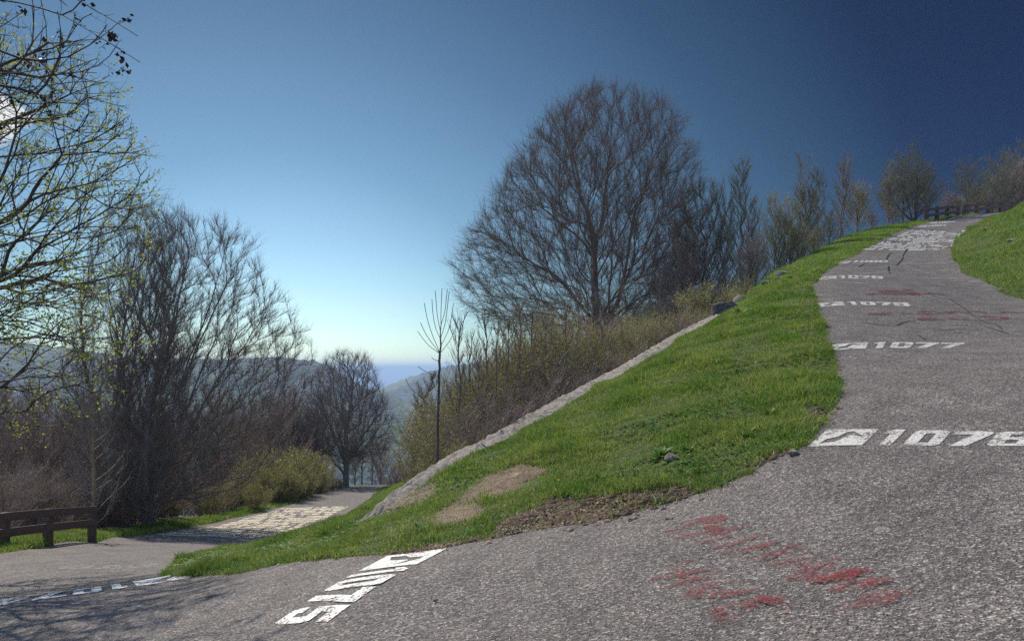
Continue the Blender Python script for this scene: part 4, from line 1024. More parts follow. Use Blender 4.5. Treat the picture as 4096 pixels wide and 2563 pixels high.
t2 = overhang("maple_tree", "foreground bare tree with dark hanging seed clusters at the top left corner", ob2, 72,
         [[(-12.1, 9.2, 5.2), W3(-60, -10, 9.2), W3(40, 5, 9.0), W3(90, 30, 8.9), W3(140, 62, 8.8)],
          [(-12.1, 9.2, 5.2), W3(-60, -30, 9.2), W3(30, -15, 9.0), W3(90, 5, 8.9), W3(138, 36, 8.8)],
          [(-12.1, 9.2, 5.0), W3(-40, 40, 9.2), W3(40, 60, 9), W3(70, 85, 8.9), W3(78, 100, 8.9)],
          [(-12.1, 9.2, 4.6), W3(-50, 70, 9.2), W3(20, 90, 9), W3(60, 103, 8.9)]],
         None, [((-6.8, 9.0, 6.1), (1.7, 1.0, 1.0), 30, .12, 1.3, .3), ((-7.0, 9.0, 6.0), (1.9, 1.1, 1.25), 330, .2, 1.6, .26)],
         .11, M['dark'], (.05, .07, 9, M['seed']), twigs=1, twl=.22)
# ------------------------------------------------------------------ painted marks
def quad_map(corners_uv):
    """corners TL, TR, BR, BL in the photo -> function (s, t) -> ground x, y"""
    C = [np.array(ground(u, v)) for u, v in corners_uv]
    TL, TR, BR, BL = C
    def f(s, t):
        s = np.asarray(s)[:, None]; t = np.asarray(t)[:, None]
        return (BL * (1 - s) + BR * s) * (1 - t) + (TL * (1 - s) + TR * s) * t
    return f

DIG = {  # outer polygons and strokes on a unit cell, heavy condensed numerals; each is a list of polygons
    '0': [[(0, .12), (.12, 0), (.88, 0), (1, .12), (1, .88), (.88, 1), (.12, 1), (0, .88)], [(.36, .20), (.36, .80), (.64, .80), (.64, .20)]],
    '1': [[(.30, 0), (.72, 0), (.72, 1), (.38, 1), (.05, .86), (.05, .72), (.30, .76)]],
    '7': [[(.18, 0), (.60, 0), (1, .84), (1, 1), (0, 1), (0, .78), (.56, .78)]],
    '3': [[(0, .16), (.12, 0), (.88, 0), (1, .14), (1, .44), (.88, .51), (1, .58), (1, .86), (.88, 1), (.12, 1), (0, .86), (0, .72), (.36, .72), (.36, .80), (.62, .80), (.62, .60), (.36, .60), (.36, .42), (.62, .42), (.62, .20), (.36, .20), (.36, .28), (0, .28)]],
    '4': [[(.50, 0), (.86, 0), (.86, .20), (1, .20), (1, .38), (.86, .38), (.86, 1), (.50, 1), (0, .40), (0, .20), (.50, .20)], [(.26, .38), (.50, .72), (.50, .38)]],
    '5': [[(0, .16), (.12, 0), (.88, 0), (1, .14), (1, .52), (.88, .64), (.40, .64), (.40, .78), (.95, .78), (.95, 1), (.05, 1), (.05, .46), (.62, .46), (.62, .20), (.36, .20), (.36, .28), (0, .28)]],
    '6': [[(0, .12), (.12, 0), (.88, 0), (1, .12), (1, .52), (.88, .62), (.36, .62), (.36, .80), (.62, .80), (.62, .72), (1, .72), (1, .88), (.88, 1), (.12, 1), (0, .88)], [(.36, .18), (.36, .44), (.64, .44), (.64, .18)]],
    '8': [[(0, .12), (.12, 0), (.88, 0), (1, .12), (1, .42), (.9, .51), (1, .60), (1, .88), (.88, 1), (.12, 1), (0, .88), (0, .60), (.1, .51), (0, .42)], [(.36, .18), (.36, .42), (.64, .42), (.64, .18)], [(.36, .60), (.36, .82), (.64, .82), (.64, .60)]],
    '9': [[(0, .12), (.12, 0), (.88, 0), (1, .12), (1, .88), (.88, 1), (.12, 1), (0, .88), (0, .46), (.12, .36), (.64, .36), (.64, .20), (.36, .20), (.36, .28), (0, .28)], [(.36, .54), (.36, .82), (.64, .82), (.64, .54)]],
    'E': [[(0, 0), (1, 0), (1, 1), (0, 1)], [(.16, .14), (.20, .42), (.38, .56), (.46, .84), (.60, .84), (.80, .62), (.86, .50), (.62, .66), (.54, .62), (.50, .40), (.42, .24), (.30, .20)]],
}
def glyph(name, ch, fmap, s0, s1, mat, parent, lift=.006, t0=0.0, t1=1.0):
    polys = DIG[ch]; ins = []; loops = []
    for P in polys:
        Q = []
        for (a, b), (c, d) in zip(P, P[1:] + P[:1]):
            n = max(1, int(math.hypot(c - a, d - b) / .25))
            Q += [(a + (c - a) * k / n, b + (d - b) * k / n) for k in range(n)]
        loops.append(Q)
    pts = []; faces = []
    for Q in loops:
        faces.append(list(range(len(pts), len(pts) + len(Q)))); pts += Q
    extra = [(a, b) for a in (.25, .5, .75) for b in (.2, .4, .6, .8)]
    pts2 = pts + extra
    edges = [(f[i], f[(i + 1) % len(f)]) for f in faces for i in range(len(f))]
    vs, es, fs, _, _, _ = delaunay_2d_cdt([Vector(p) for p in pts2], edges, [], 0, 1e-5)
    V = np.array([(v.x, v.y) for v in vs]); T = [f for f in fs if len(f) == 3]
    cen = np.array([V[list(f)].mean(0) for f in T]); keep = inside(np.array(polys[0]), cen[:, 0], cen[:, 1])
    for h in polys[1:]: keep &= ~inside(np.array(h), cen[:, 0], cen[:, 1])
    T = np.array(T)[keep]
    W = fmap(s0 + (s1 - s0) * V[:, 0], t0 + (t1 - t0) * V[:, 1])
    a, b, c = W[T[:, 0]], W[T[:, 1]], W[T[:, 2]]
    cr_ = (b[:, 0] - a[:, 0]) * (c[:, 1] - a[:, 1]) - (b[:, 1] - a[:, 1]) * (c[:, 0] - a[:, 0]); T[cr_ < 0] = T[cr_ < 0][:, ::-1]
    z = Hs(W[:, 0], W[:, 1]) + lift
    return mesh_np(name, np.column_stack([W, z]), [T], mat, False, parent)

LAY = [('E', 0, .275), ('1', .315, .445), ('0', .462, .625), (None, .640, .815), (None, .830, 1.01)]
def marker(txt, corners, label, mat=None, lay=LAY, lift=.006):
    fm = quad_map(corners); root = empty("painted_number", (0, 0, 0), 0, label, "road marking", "painted altitude numbers")
    for (g, s0, s1), ch in zip(lay, 'E' + txt):
        glyph("emblem" if ch == 'E' else "digit", ch, fm, s0, s1, mat or M['white'], root, lift)
marker('1075', [(446.9, 548), (326.5, 622.5), (272, 625), (387.5, 555.5)], "bright white painted number 1075 sloping down the road in the left foreground", lay=[('E', 0, .31), (0, .34, .46), (0, .475, .635), (0, .655, .815), (0, .835, 1.0)])
marker('1076', [(826.9, 429.6), (1040, 431.5), (1027, 445.5), (807, 446.8)], "large white painted number 1076 running out of the right edge", M['grimy'])
marker('1077', [(832.5, 344.4), (964, 342.4), (958, 347.9), (832, 350.2)], "white painted number 1077, next above the 1076 line", M['grimy'])
marker('1078', [(818, 303.2), (907, 302.3), (909.8, 306.0), (821, 306.6)], "white painted number 1078 between the two dull red scrawls", M['grimy'])
marker('1079', [(819.4, 277.2), (882, 276.0), (882.6, 278.4), (819, 279.6)], "white painted number 1079 below the faded chalky names", M['grimy'])
marker('1080', [(838, 262.0), (888, 259.9), (887, 262.1), (834.6, 264.3)], "white painted number 1080 just below the big painted text panel", M['grimy'])
marker('1084', [(920.5, 225.6), (947, 224.2), (946, 225.5), (917.5, 226.9)], "thin white painted number line just above the upper text panel", M['white_mid'])
marker('1085', [(931.5, 222.1), (955.4, 220.6), (954.4, 221.7), (929, 223.2)], "thin white painted number line second above the upper text panel", M['white_mid'])
marker('1086', [(951, 218.3), (965, 217.2), (964, 217.9), (949, 219.1)], "faint white number line farthest up the road beneath the upper fence", M['faded'])
# lower arm: read by who comes up the road, so upside down from here
marker('1074', [(193, 576.5), (-18, 608), (-6, 601), (182, 572.5)], "white painted number 1074 running down to the left edge from the grass tip", lay=[('E', 0, .28), (0, .315, .43), (0, .45, .59), (0, .62, .78), (0, .81, 1.0)])
marker('1073', [(179, 564.0), (58, 568.3), (62, 565.5), (172, 561.8)], "white painted number 1073 in the branch shadows left of the grass tip", M['faded'])  # branch shade on this number is put into its dimmer paint colour

def panel(name, corners, rows, seed, label, mat):
    fm = quad_map(corners); rg = nz(seed); V = []; Fc = []
    for r in range(rows):
        t0 = (r + .16) / rows; t1 = (r + .84) / rows; s = rg.uniform(0, .02)
        while s < .985:
            w = rg.uniform(.014, .024)
            if rg.random() < .15: s += w * rg.uniform(1.0, 2.6); continue
            kind = rg.integers(0, 4); parts = []
            th = .38
            if kind == 0: parts = [(0, th, 0, 1), (1 - th, 1, 0, 1), (th, 1 - th, .72, 1)]
            elif kind == 1: parts = [(0, th, 0, 1), (th, 1, 0, .28), (th, 1, .72, 1)]
            elif kind == 2: parts = [(.2, .75, 0, 1)]
            else: parts = [(0, th, 0, 1), (1 - th, 1, 0, 1), (th, 1 - th, .36, .64)]
            for a, b, c, d in parts:
                n = len(V); V += [(s + w * a, t0 + (t1 - t0) * c), (s + w * b, t0 + (t1 - t0) * c), (s + w * b, t0 + (t1 - t0) * d), (s + w * a, t0 + (t1 - t0) * d)]
                Fc.append([n, n + 1, n + 2, n + 3])
            s += w * 1.22
    V = np.array(V); V[:, 0] = np.clip(V[:, 0], 0, 1); W = fm(V[:, 0], V[:, 1]); T = np.array(Fc)
    a, b, c = W[T[:, 0]], W[T[:, 1]], W[T[:, 2]]
    cr_ = (b[:, 0] - a[:, 0]) * (c[:, 1] - a[:, 1]) - (b[:, 1] - a[:, 1]) * (c[:, 0] - a[:, 0]); T[cr_ < 0] = T[cr_ < 0][:, ::-1]
    o = mesh_np(name, np.column_stack([W, Hs(W[:, 0], W[:, 1]) + .012]), [T], mat)
    return tag(o, label, "road marking")
panel("painted_text", [(914, 228.6), (968.3, 228.9), (946, 248.9), (860.5, 250.6)], 17, 3, "block of white painted lines of text across the upper road", M['white'])
panel("painted_text", [(281, 507.5), (350.5, 505.5), (252.2, 537.8), (152, 534)], 17, 4, "block of cream-white painted lines of text across the lower road", M['cream'])

def strokes(name, S, wid, mat, label, cat="road marking", lift=.009, jit=.25, conv=None, part="brush_stroke"):
    rg = nz(len(S) * 7 + 3); root = empty(name, (0, 0, 0), 0, label, cat)
    for i, st in enumerate(S):
        w = wid
        if isinstance(st[0], (int, float)): w = wid * st[0]; st = st[1:]
        P = np.array([ground(*(conv(*p) if conv else p)) for p in st])
        P = resample(P, .06) if len(P) > 2 else np.array([P[0] + (P[1] - P[0]) * k / 12 for k in range(13)])
        d = unit(np.gradient(P, axis=0)); nrm = np.column_stack([-d[:, 1], d[:, 0]]); m = len(P)
        ww = w * (1 + rg.uniform(-jit, jit, m)) * np.minimum(1, np.minimum(np.arange(m) + 1, m - np.arange(m)) / 3)
        V = np.stack([P + nrm * ww[:, None] / 2, P - nrm * ww[:, None] / 2], 1).reshape(-1, 2)
        k = np.arange(m - 1)[:, None] * 2
        z = Hs(V[:, 0], V[:, 1]) + lift + i * .0006
        mesh_np(part, np.column_stack([V, z]), [k + np.array([[1, 0, 2, 3]])], mat, False, root)
    return root
c7 = lambda x, y: ((2400 + x / 1.425) / 4, (1900 + y / 1.425) / 4)
c5 = lambda x, y: ((3250 + x / 2.857) / 4, (1150 + y / 2.857) / 4)
c4 = lambda x, y: ((3400 + x / 4.3945) / 4, (860 + y / 4.3945) / 4)
R1 = [[(350, 325), (480, 295), (590, 250), (680, 235), (705, 262)], [(430, 360), (560, 335), (700, 320), (820, 292)], [1.6, (600, 290), (640, 300), (690, 320)], [1.5, (570, 270), (650, 262), (700, 250)], [(570, 390), (650, 370), (745, 345)],
      [.8, (640, 420), (740, 400), (850, 365), (940, 340)], [(700, 445), (830, 430), (950, 400), (1010, 380)], [(840, 495), (950, 470), (1060, 430), (1120, 410), (1200, 442)], [1.3, (1030, 402), (1080, 410), (1130, 428)],
      [1.3, (930, 525), (1080, 505), (1230, 490), (1365, 478)], [1.5, (1070, 600), (1180, 562), (1260, 525), (1350, 485)], [1.6, (1120, 520), (1200, 520), (1290, 495)],
      [1.3, (1180, 610), (1320, 590), (1450, 560), (1545, 545)], [1.4, (1340, 575), (1420, 555), (1500, 540)], [1.3, (1310, 665), (1450, 640), (1560, 615), (1665, 603)], [1.2, (1360, 630), (1420, 615), (1450, 600)], [1.5, (1370, 775), (1480, 745), (1620, 700), (1700, 675), (1785, 680)]]
R2 = [[1.2, (280, 595), (400, 575), (470, 560), (620, 540)], [.8, (400, 530), (470, 508), (540, 490)], [1.0, (385, 640), (500, 605), (620, 580), (700, 562)], [1.4, (485, 690), (580, 650), (680, 615), (775, 600)], [.9, (480, 700), (620, 690), (750, 675), (905, 660)],
      [.9, (630, 770), (750, 750), (840, 735)], [1.6, (800, 745), (840, 750), (880, 765)], [1.4, (900, 708), (985, 716), (1085, 772)], [1.4, (650, 770), (700, 812), (775, 835)], [.9, (830, 735), (920, 710), (980, 712)]]
for i, (S, lab) in enumerate(((R1, "row of smeared red painted letters, upper line in the right foreground"), (R2, "row of smeared red painted letters, lower line in the right foreground"))):
    strokes("painted_scrawl", S, .10, M['red'], lab, conv=c7, lift=.006 + .003 * i)
strokes("painted_scrawl", [[1.2, (610, 75), (760, 70), (960, 75), (1230, 74)], [(760, 40), (860, 36), (980, 30)], [(1020, 30), (1090, 27), (1160, 30)], [1.3, (760, 52), (1000, 50), (1220, 58)], [2, (1090, 74), (1230, 70)], [1.8, (1290, 60), (1350, 72)], [(1340, 60), (1450, 75), (1540, 85)]], .16, M['dullred'], "dull red painted scrawl just above the 1078 line", conv=c5)
strokes("painted_scrawl", [[2.2, (620, 295), (750, 302), (860, 298)], [1.2, (780, 285), (900, 292), (985, 304)], [.7, (985, 304), (1060, 306)], [1.8, (1070, 300), (1110, 288)], [(1180, 276), (1300, 273), (1440, 280), (1450, 300)], [(1200, 302), (1330, 298), (1450, 302)],
                           [2, (1530, 290), (1590, 280)], [(1560, 276), (1680, 274), (1780, 300)], [.8, (1790, 274), (1900, 272), (1980, 290)], [.8, (2160, 290), (2220, 275), (2417, 292)], [1.8, (1230, 372), (1340, 355), (1510, 370)], [1.4, (1560, 350), (1640, 365)], [.5, (1640, 368), (1820, 362)],
                           [1.2, (1905, 335), (2050, 332), (2185, 338), (2200, 360)], [(1960, 362), (2080, 366), (2200, 360)]], .14, M['dullred'], "long dull red painted scrawl across the road below the 1078 line", conv=c5, lift=.008)
CR = [[(520, 395), (610, 400), (740, 420), (900, 432), (960, 430), (1080, 385), (1180, 378)], [.7, (1200, 8), (1300, 30), (1400, 100), (1560, 130), (1620, 160), (1740, 240), (1840, 320), (1980, 390), (2100, 420), (2180, 480)], [.6, (1130, 520), (1200, 535), (1260, 575), (1310, 615)],
      [.6, (1430, 490), (1560, 480), (1750, 465)], [.6, (1560, 505), (1680, 508), (1770, 522)], [.7, (1960, 440), (2080, 475), (2200, 515), (2300, 535)]]
strokes("crack", CR, .03, M['tar'], "dark crack lines wandering across the upper road near the 1077 line", "crack", conv=c5, lift=.005, part="crack_line")
strokes("crack", [[(740, 650), (690, 690), (660, 740), (640, 790)], [(680, 890), (685, 960), (690, 1005), (730, 1030)], [(820, 880), (870, 830), (930, 760), (940, 700), (1050, 560)], [(270, 840), (210, 875), (150, 910)]], .05, M['tar'], "dark cracks in the road just below the upper text panel", "crack", conv=c4, lift=.005, part="crack_line")
FD = [[(170, 695), (400, 690), (680, 690)], [(100, 742), (400, 740), (710, 738)], [(950, 668), (1250, 666), (1565, 665)], [1.6, (1000, 715), (1080, 710), (1170, 706)], [1.2, (870, 732), (1000, 726)], [1.3, (940, 768), (1080, 766), (1250, 768)], [1.3, (945, 815), (1070, 812), (1200, 810)],
      [2.4, (900, 852), (1150, 850), (1400, 850), (1700, 855)], [1.6, (890, 900), (960, 900), (1050, 897)], [2.0, (1060, 900), (1080, 925)], [1.3, (940, 940), (1200, 938)], [1.3, (980, 962), (1400, 960), (1850, 965)], [1.8, (1300, 1115), (1640, 1105), (2020, 1110)], [1.3, (1080, 1030), (1500, 1026), (1880, 1028)],
      [(40, 862), (300, 858), (600, 857)], [(100, 920), (350, 915), (640, 912)], [1.5, (100, 1040), (350, 1020), (690, 990)], [1.5, (0, 1140), (120, 1142), (250, 1140)], [1.4, (1480, 835), (1560, 840), (1700, 855)], [1.2, (2050, 1150), (2140, 1165), (2230, 1185)], [1.2, (1250, 915), (1450, 912), (1690, 915)],
      [1.2, (60, 830), (300, 832), (620, 828)], [1.4, (-300, 1210), (100, 1195), (300, 1230)]]
strokes("painted_scrawl", FD, .16, M['faded'], "faded chalky white names on the road between the 1079 line and the upper text panel", conv=c4, lift=.004)

# ------------------------------------------------------------------ fences
def box(V, Fq, c, hx, hy, hz_, ax, ay, az):
    n = len(V)
    for sx in (-1, 1):
        for sy in (-1, 1):
            for sz in (-1, 1): V.append(np.array(c) + ax * hx * sx + ay * hy * sy + az * hz_ * sz)
    for f in ((0, 1, 3, 2), (4, 6, 7, 5), (0, 4, 5, 1), (2, 3, 7, 6), (0, 2, 6, 4), (1, 5, 7, 3)): Fq.append([n + k for k in f])

def bevel(o, w=.008):
    b = o.modifiers.new("bevel", 'BEVEL'); b.width = w; b.segments = 2; b.limit_method = 'ANGLE'

def fence(label, pts, heights, rail_h, post_h, post_w, back, seed):
    """posts at every point, two rails along the road side of them"""
    rg = nz(seed); root = empty("wooden_fence", tuple(pts[0]), 0, label, "fence"); o3 = np.array(pts[0])
    Z = np.array([0, 0, 1.0])
    for i, p in enumerate(pts):
        p = np.array(p) - o3; q = np.array(pts[min(i + 1, len(pts) - 1)]) - np.array(pts[max(i - 1, 0)]); q[2] = 0; d = unit(q); nr = np.array([-d[1], d[0], 0]) * back
        V, Fq = [], []; box(V, Fq, p + Z * (post_h / 2 - .15), post_w / 2, post_w / 2, post_h / 2 + .15, d, unit(nr), Z)
        bevel(mesh_np("post", np.array(V), [np.array(Fq)], M['wood'], False, root))
    for i in range(len(pts) - 1):
        a = np.array(pts[i]) - o3; b = np.array(pts[i + 1]) - o3; d = unit(b - a); nr = np.array([-d[1], d[0], 0]) * -back; up = unit(np.cross(np.cross(d, Z), d))
        L = np.linalg.norm(b - a)
        for h in heights:
            V, Fq = [], []; c = (a + b) / 2 + Z * (h + rg.normal(0, .006)) + unit(nr) * (post_w / 2 + .03)
            ex = post_w / 2 if i in (0, len(pts) - 2) else 0
            box(V, Fq, c, L / 2 - .004 + ex / 2, .028, rail_h / 2, d, unit(nr), up)
            bevel(mesh_np("rail", np.array(V), [np.array(Fq)], M['wood'], False, root))
    return root
def FP(u, d, dz=0): x = (u - CU) / F * d; return (x, d, hz(x, d) + dz)
# lower left fence; foot height follows the photo
lf = []
for u, d, vb in [(-72, 12.4, 560), (-34, 13.6, 552), (4, 15.0, 544), (48, 16.8, 537), (92, 19.0, 531)]:
    lf.append(((u - CU) / F * d, d, EYE - (vb - CV) / F * d))
fence("brown wooden two-rail fence at the left edge of the lower road", lf, [.27, .62], .19, .70, .17, 1, 3)
uf1 = []; uf2 = []
for u, d, vb in [(926.5, 46, 219.5), (937, 47.2, 217.9), (947, 48.5, 216.6), (957.5, 50, 215.5)]: uf1.append(((u - CU) / F * d, d, EYE - (vb - CV) / F * d))
for u, d, vb in [(964, 51.3, 214.6), (976, 53.5, 212.9), (988, 56, 211.2), (1000, 58.5, 209.6), (1012, 61, 208), (1026, 64, 206)]: uf2.append(((u - CU) / F * d, d, EYE - (vb - CV) / F * d))
fence("dark wooden fence panel nearest the pointed tree at the top of the road", uf1, [.28, .66], .17, .80, .22, 1, 4)
fence("long dark wooden fence running off behind the right grass bank", uf2, [.28, .66], .17, .80, .22, 1, 5)

# ------------------------------------------------------------------ rocks
def rock(label, c, sx, sy, sz, seed, rz=0, cat="rock", sub=4, name="rock", mat=None, rough=.22):
    import bmesh
    bm = bmesh.new(); bmesh.ops.create_icosphere(bm, subdivisions=sub, radius=1); rg = np.random.RandomState(seed)
    K = [(rg.normal(0, 1, 3), rg.uniform(0, 6.28), rg.uniform(.6, 1)) for _ in range(9)]
    pl = [(unit(rg.normal(0, 1, 3)), rg.uniform(.55, .85)) for _ in range(9)]
    for v in bm.verts:
        p = np.array(v.co)
        for nrm, dd in pl:
            e = p @ nrm - dd
            if e > 0: p = p - nrm * e * .92
        f = 1 + sum(math.sin(p @ k * 2.3 + ph) * a for k, ph, a in K) / 9 * rough + rg.normal(0, .012)
        v.co = p * f * np.array([sx, sy, sz])
    me = bpy.data.meshes.new(name); bm.to_mesh(me); bm.free(); me.materials.append(mat or M['rock'])
    o = bpy.data.objects.new(name, me); scene.collection.objects.link(o); o.location = c; o.rotation_euler = (0, 0, rz)
    return tag(o, label, cat)
def G(u, v, dz=0): x, y = ground(u, v); return (x, y, hz(x, y) + dz)
x, y = 6.2, 20.3
rock("dark angular boulder at the upper end of the stone wall", (6.35, 20.45, 3.30), .52, .40, .36, 5, .3, mat=M['darkrock'])
rock("flat pale slab leaning on the dark boulder, right side", (7.15, 20.7, 3.48), .55, .30, .16, 9, -.2)
rock("small pale stone just behind the dark boulder", (7.2, 21.6, 3.75), .32, .22, .20, 13, .5)
for u, v, s, lab in [(770, 283.5, .26, "small pale stone on the grass rim, second above the boulder"), (778, 279, .2, "small pale stone highest on the grass rim"), (783, 274.5, .3, "pale stone on the rim below the yellow flowers")]:
    rock(lab, G(u, v, .03), s, s * .6, s * .4, int(u))
rock("whitish stone lying in the long grass near the road", G(671.5, 462, .05), .085, .05, .05, 21, .4, mat=M['pale'])
rock("small pale stone on the road edge below the dark soil", G(793, 454, .02), .06, .035, .03, 22, .4, mat=M['pale'])
for u, v, s, lab in [(960, 234.5, .35, "pale stone high on the right grass bank"), (983, 229, .35, "pale stone upper right on the grass bank"), (975, 226, .25, "little pale stone at the top rim of the right bank"), (1008, 241, .4, "pale stone at the far right of the grass bank")]:
    rock(lab, G(u + 4, v, .02), s * .5, s * .34, s * .2, int(u + v), mat=M['pale'])

# house group far down the valley
def house(label, u, v, d, w, h, rz):
    root = empty("valley_house", ((u - CU) / F * d, d, EYE - (v - CV) / F * d - h * .7), rz, label, "house")
    X, Y, Z = np.eye(3); V, Fq = [], []; box(V, Fq, (0, 0, h / 2 - 3), w / 2, w / 3, h / 2 + 3, X, Y, Z); mesh_np("wall", np.array(V), [np.array(Fq)], M['housewall'], False, root)
    V = np.array([(-w / 2 - .5, -w / 3 - .6, h), (w / 2 + .5, -w / 3 - .6, h), (w / 2 + .5, w / 3 + .6, h), (-w / 2 - .5, w / 3 + .6, h), (-w / 2 - .5, 0, h + w * .22), (w / 2 + .5, 0, h + w * .22)])
    mesh_np("roof", V, [np.array([(0, 1, 5, 4), (2, 3, 4, 5)]), np.array([(0, 4, 3), (1, 2, 5)])], M['roof'], False, root)
for lab, u, v, d, w in (("tiny white house far down in the valley gap", 411.5, 431, 800, 11), ("tiny long pale building right of the white house in the valley", 419, 430, 815, 16)):
    x_ = (u - CU) / F * d; house(lab, u, v, d, w, 6, .2)

# ------------------------------------------------------------------ grass
M['weed'] = mat_leaf("broad_leaf", [(.05, .12, .015), (.09, .20, .025), (.15, .26, .05)], 6, .35)
def blades(name, P, hgt, wid, rg, mat, lean=.45, root=None, label=None):
    n = len(P); az = rg.uniform(0, 2 * math.pi, n); w = wid * rg.uniform(.6, 1.3, n)
    a = np.stack([np.cos(az), np.sin(az), np.zeros(n)], 1); ld = rg.normal(0, lean, (n, 2)); up = np.column_stack([ld, np.ones(n)]); up = unit(up)
    h = hgt[:, None]; mid = P + up * h * .55; tip = P + up * h + np.column_stack([ld * 1.1, -.25 * np.abs(ld).sum(1)]) * h * .45
    W = (a * w[:, None] / 2)
    V = np.stack([P - W, P + W, mid + W * .8, mid - W * .8, tip], 1).reshape(-1, 3)
    b = (np.arange(n) * 5)[:, None]
    return mesh_np(name, V, [b + np.array([[0, 1, 2, 3]]), b + np.array([[3, 2, 4]])], mat, False)
def scatter(n, box_, rg, pred):
    out = []; tot = 0
    while tot < n:
        x = rg.uniform(box_[0], box_[1], n); y = rg.uniform(box_[2], box_[3], n); k = pred(x, y); out.append(np.column_stack([x[k], y[k]])); tot += k.sum()
        if len(out) > 40: break
    return np.vstack(out)[:n]
rg = nz(100)
def tuft(x, y): return .5 + .5 * lowfreq(x, y, 3.2, 12) * 1.6 + .35 * lowfreq(x, y, 9.0, 14)
def in_wedge(x, y):
    d = line_dist(x, y, WLINE)
    return inside(WEDGE, x, y) & ~inside(ROAD, x, y) & ((d > .16 + .12 * lowfreq(x, y, 4.0, 61)) | (d < -.55) | (y < 9.3) | (y > 20.2))
def bare(x, y):
    e = np.zeros(x.shape, bool)
    for p in EARTH: e |= wob(p, x, y)
    s = np.zeros(x.shape, bool)
    for p in STRAW: s |= wob(p, x, y, .16)
    e |= (lowfreq(x, y, 2.6, 51) + .6 * lowfreq(x, y, 8.0, 52) > .62) & (y < 20)
    return e, s
def near_w(x, y):
    k = in_wedge(x, y) & (y < 21.5); e, s = bare(x, y); r = rg.random(x.shape); t = np.clip(tuft(x, y), 0, 1)
    w = np.where(e, .05, np.where(s, .11, .25 + .75 * t)); w = w * np.clip(1.15 - (y - 6) / 22, .4, 1)
    return k & (r < w)
XY = scatter(420000, (-8.5, 9.5, 5.6, 21.5), rg, near_w)
t = np.clip(tuft(XY[:, 0], XY[:, 1]), 0, 1); e, s = bare(XY[:, 0], XY[:, 1]); hh = (.040 + .13 * t ** 2) * rg.uniform(.5, 1.35, len(t)) * np.where(e | s, .5, 1)
P = np.column_stack([XY, Hs(XY[:, 0], XY[:, 1]) - .005])
tag(blades("grass", P, hh, .0072 * (1 + (XY[:, 1] - 6) / 14), rg, M['grass']), kind='stuff')
k = rg.random(len(P)) < .13 + .35 * np.clip(lowfreq(P[:, 0], P[:, 1], 1.4, 81) + .5 * lowfreq(P[:, 0], P[:, 1], 5.0, 82) - .15, 0, 1)
tag(blades("dry_grass", P[k] + rg.normal(0, .01, (k.sum(), 3)) * np.array([1, 1, 0]), hh[k] * rg.uniform(.6, 1.25, k.sum()), .006 + 0 * hh[k], rg, M['straw'], .9), kind='stuff')
def clover():
    C = scatter(5200, (-6, 8, 5.6, 16), rg, lambda x, y: in_wedge(x, y) & (lowfreq(x, y, 1.7, 71) > .12) & (rg.random(x.shape) < np.clip(1.3 - y / 14, .15, 1)))
    n = len(C); m = 4; Cc = np.repeat(np.column_stack([C, Hs(C[:, 0], C[:, 1]) + rg.uniform(.02, .07, n)]), m, 0); az = np.tile(np.arange(m) * 2 * math.pi / m, n) + np.repeat(rg.uniform(0, 6, n), m)
    r = np.repeat(rg.uniform(.012, .030, n), m)[:, None]; d = np.stack([np.cos(az), np.sin(az), rg.uniform(-.2, .5, n * m)], 1); sd = np.stack([-np.sin(az), np.cos(az), 0 * az], 1)
    V = np.stack([Cc, Cc + d * r * .6 + sd * r * .5, Cc + d * r * 1.15, Cc + d * r * .6 - sd * r * .5], 1).reshape(-1, 3)
    tag(mesh_np("clover", V, [np.arange(len(V)).reshape(-1, 4)], M['weed']), kind='stuff')
clover()
# lower tip, verges and the far parts
def mid_w(x, y): return (inside(WEDGE, x, y) | inside(LVERGE, x, y) | inside(RBANK, x, y)) & ~inside(ROAD, x, y) & ~((y < 21.5) & inside(WEDGE, x, y)) & (rg.random(x.shape) < np.clip(.35 + .65 * tuft(x, y), .1, 1) * np.clip(30 / (y + 10), .3, 1))
def vis(x, y): return mid_w(x, y) & (np.abs(x) < y * .8 + 1)
XY = scatter(330000, (-26, 50, 9, 62), rg, vis)
t = np.clip(tuft(XY[:, 0] * .6, XY[:, 1] * .6), 0, 1); hh = (.05 + .11 * t) * rg.uniform(.5, 1.3, len(t))
hh = np.where((XY[:, 0] < -9), hh * 1.5, hh)
tag(blades("grass", np.column_stack([XY, Hs(XY[:, 0], XY[:, 1]) - .01]), hh, .011 * (1 + XY[:, 1] / 40), rg, M['grass']), kind='stuff')
# tall tufts spilling over the asphalt edge
E = inner[(inner[:, 1] < 30)]; idx = rg.integers(0, len(E), 16000); Pe = E[idx] + rg.normal(0, .035, (len(idx), 2))
e, s = bare(Pe[:, 0], Pe[:, 1]); k = (~e) & (lowfreq(Pe[:, 0], Pe[:, 1], 4.0, 31) > -.25); Pe = Pe[k]
k2 = ~((Pe[:, 0] > -1.7) & (Pe[:, 0] < 1.7) & (Pe[:, 1] < 7) & (rg.random(len(Pe)) < .8)); Pe = Pe[k2]
tag(blades("grass", np.column_stack([Pe, Hs(Pe[:, 0], Pe[:, 1])]), rg.uniform(.03, .10, len(Pe)), .006 + 0 * Pe[:, 0], rg, M['grass'], .7), kind='stuff')
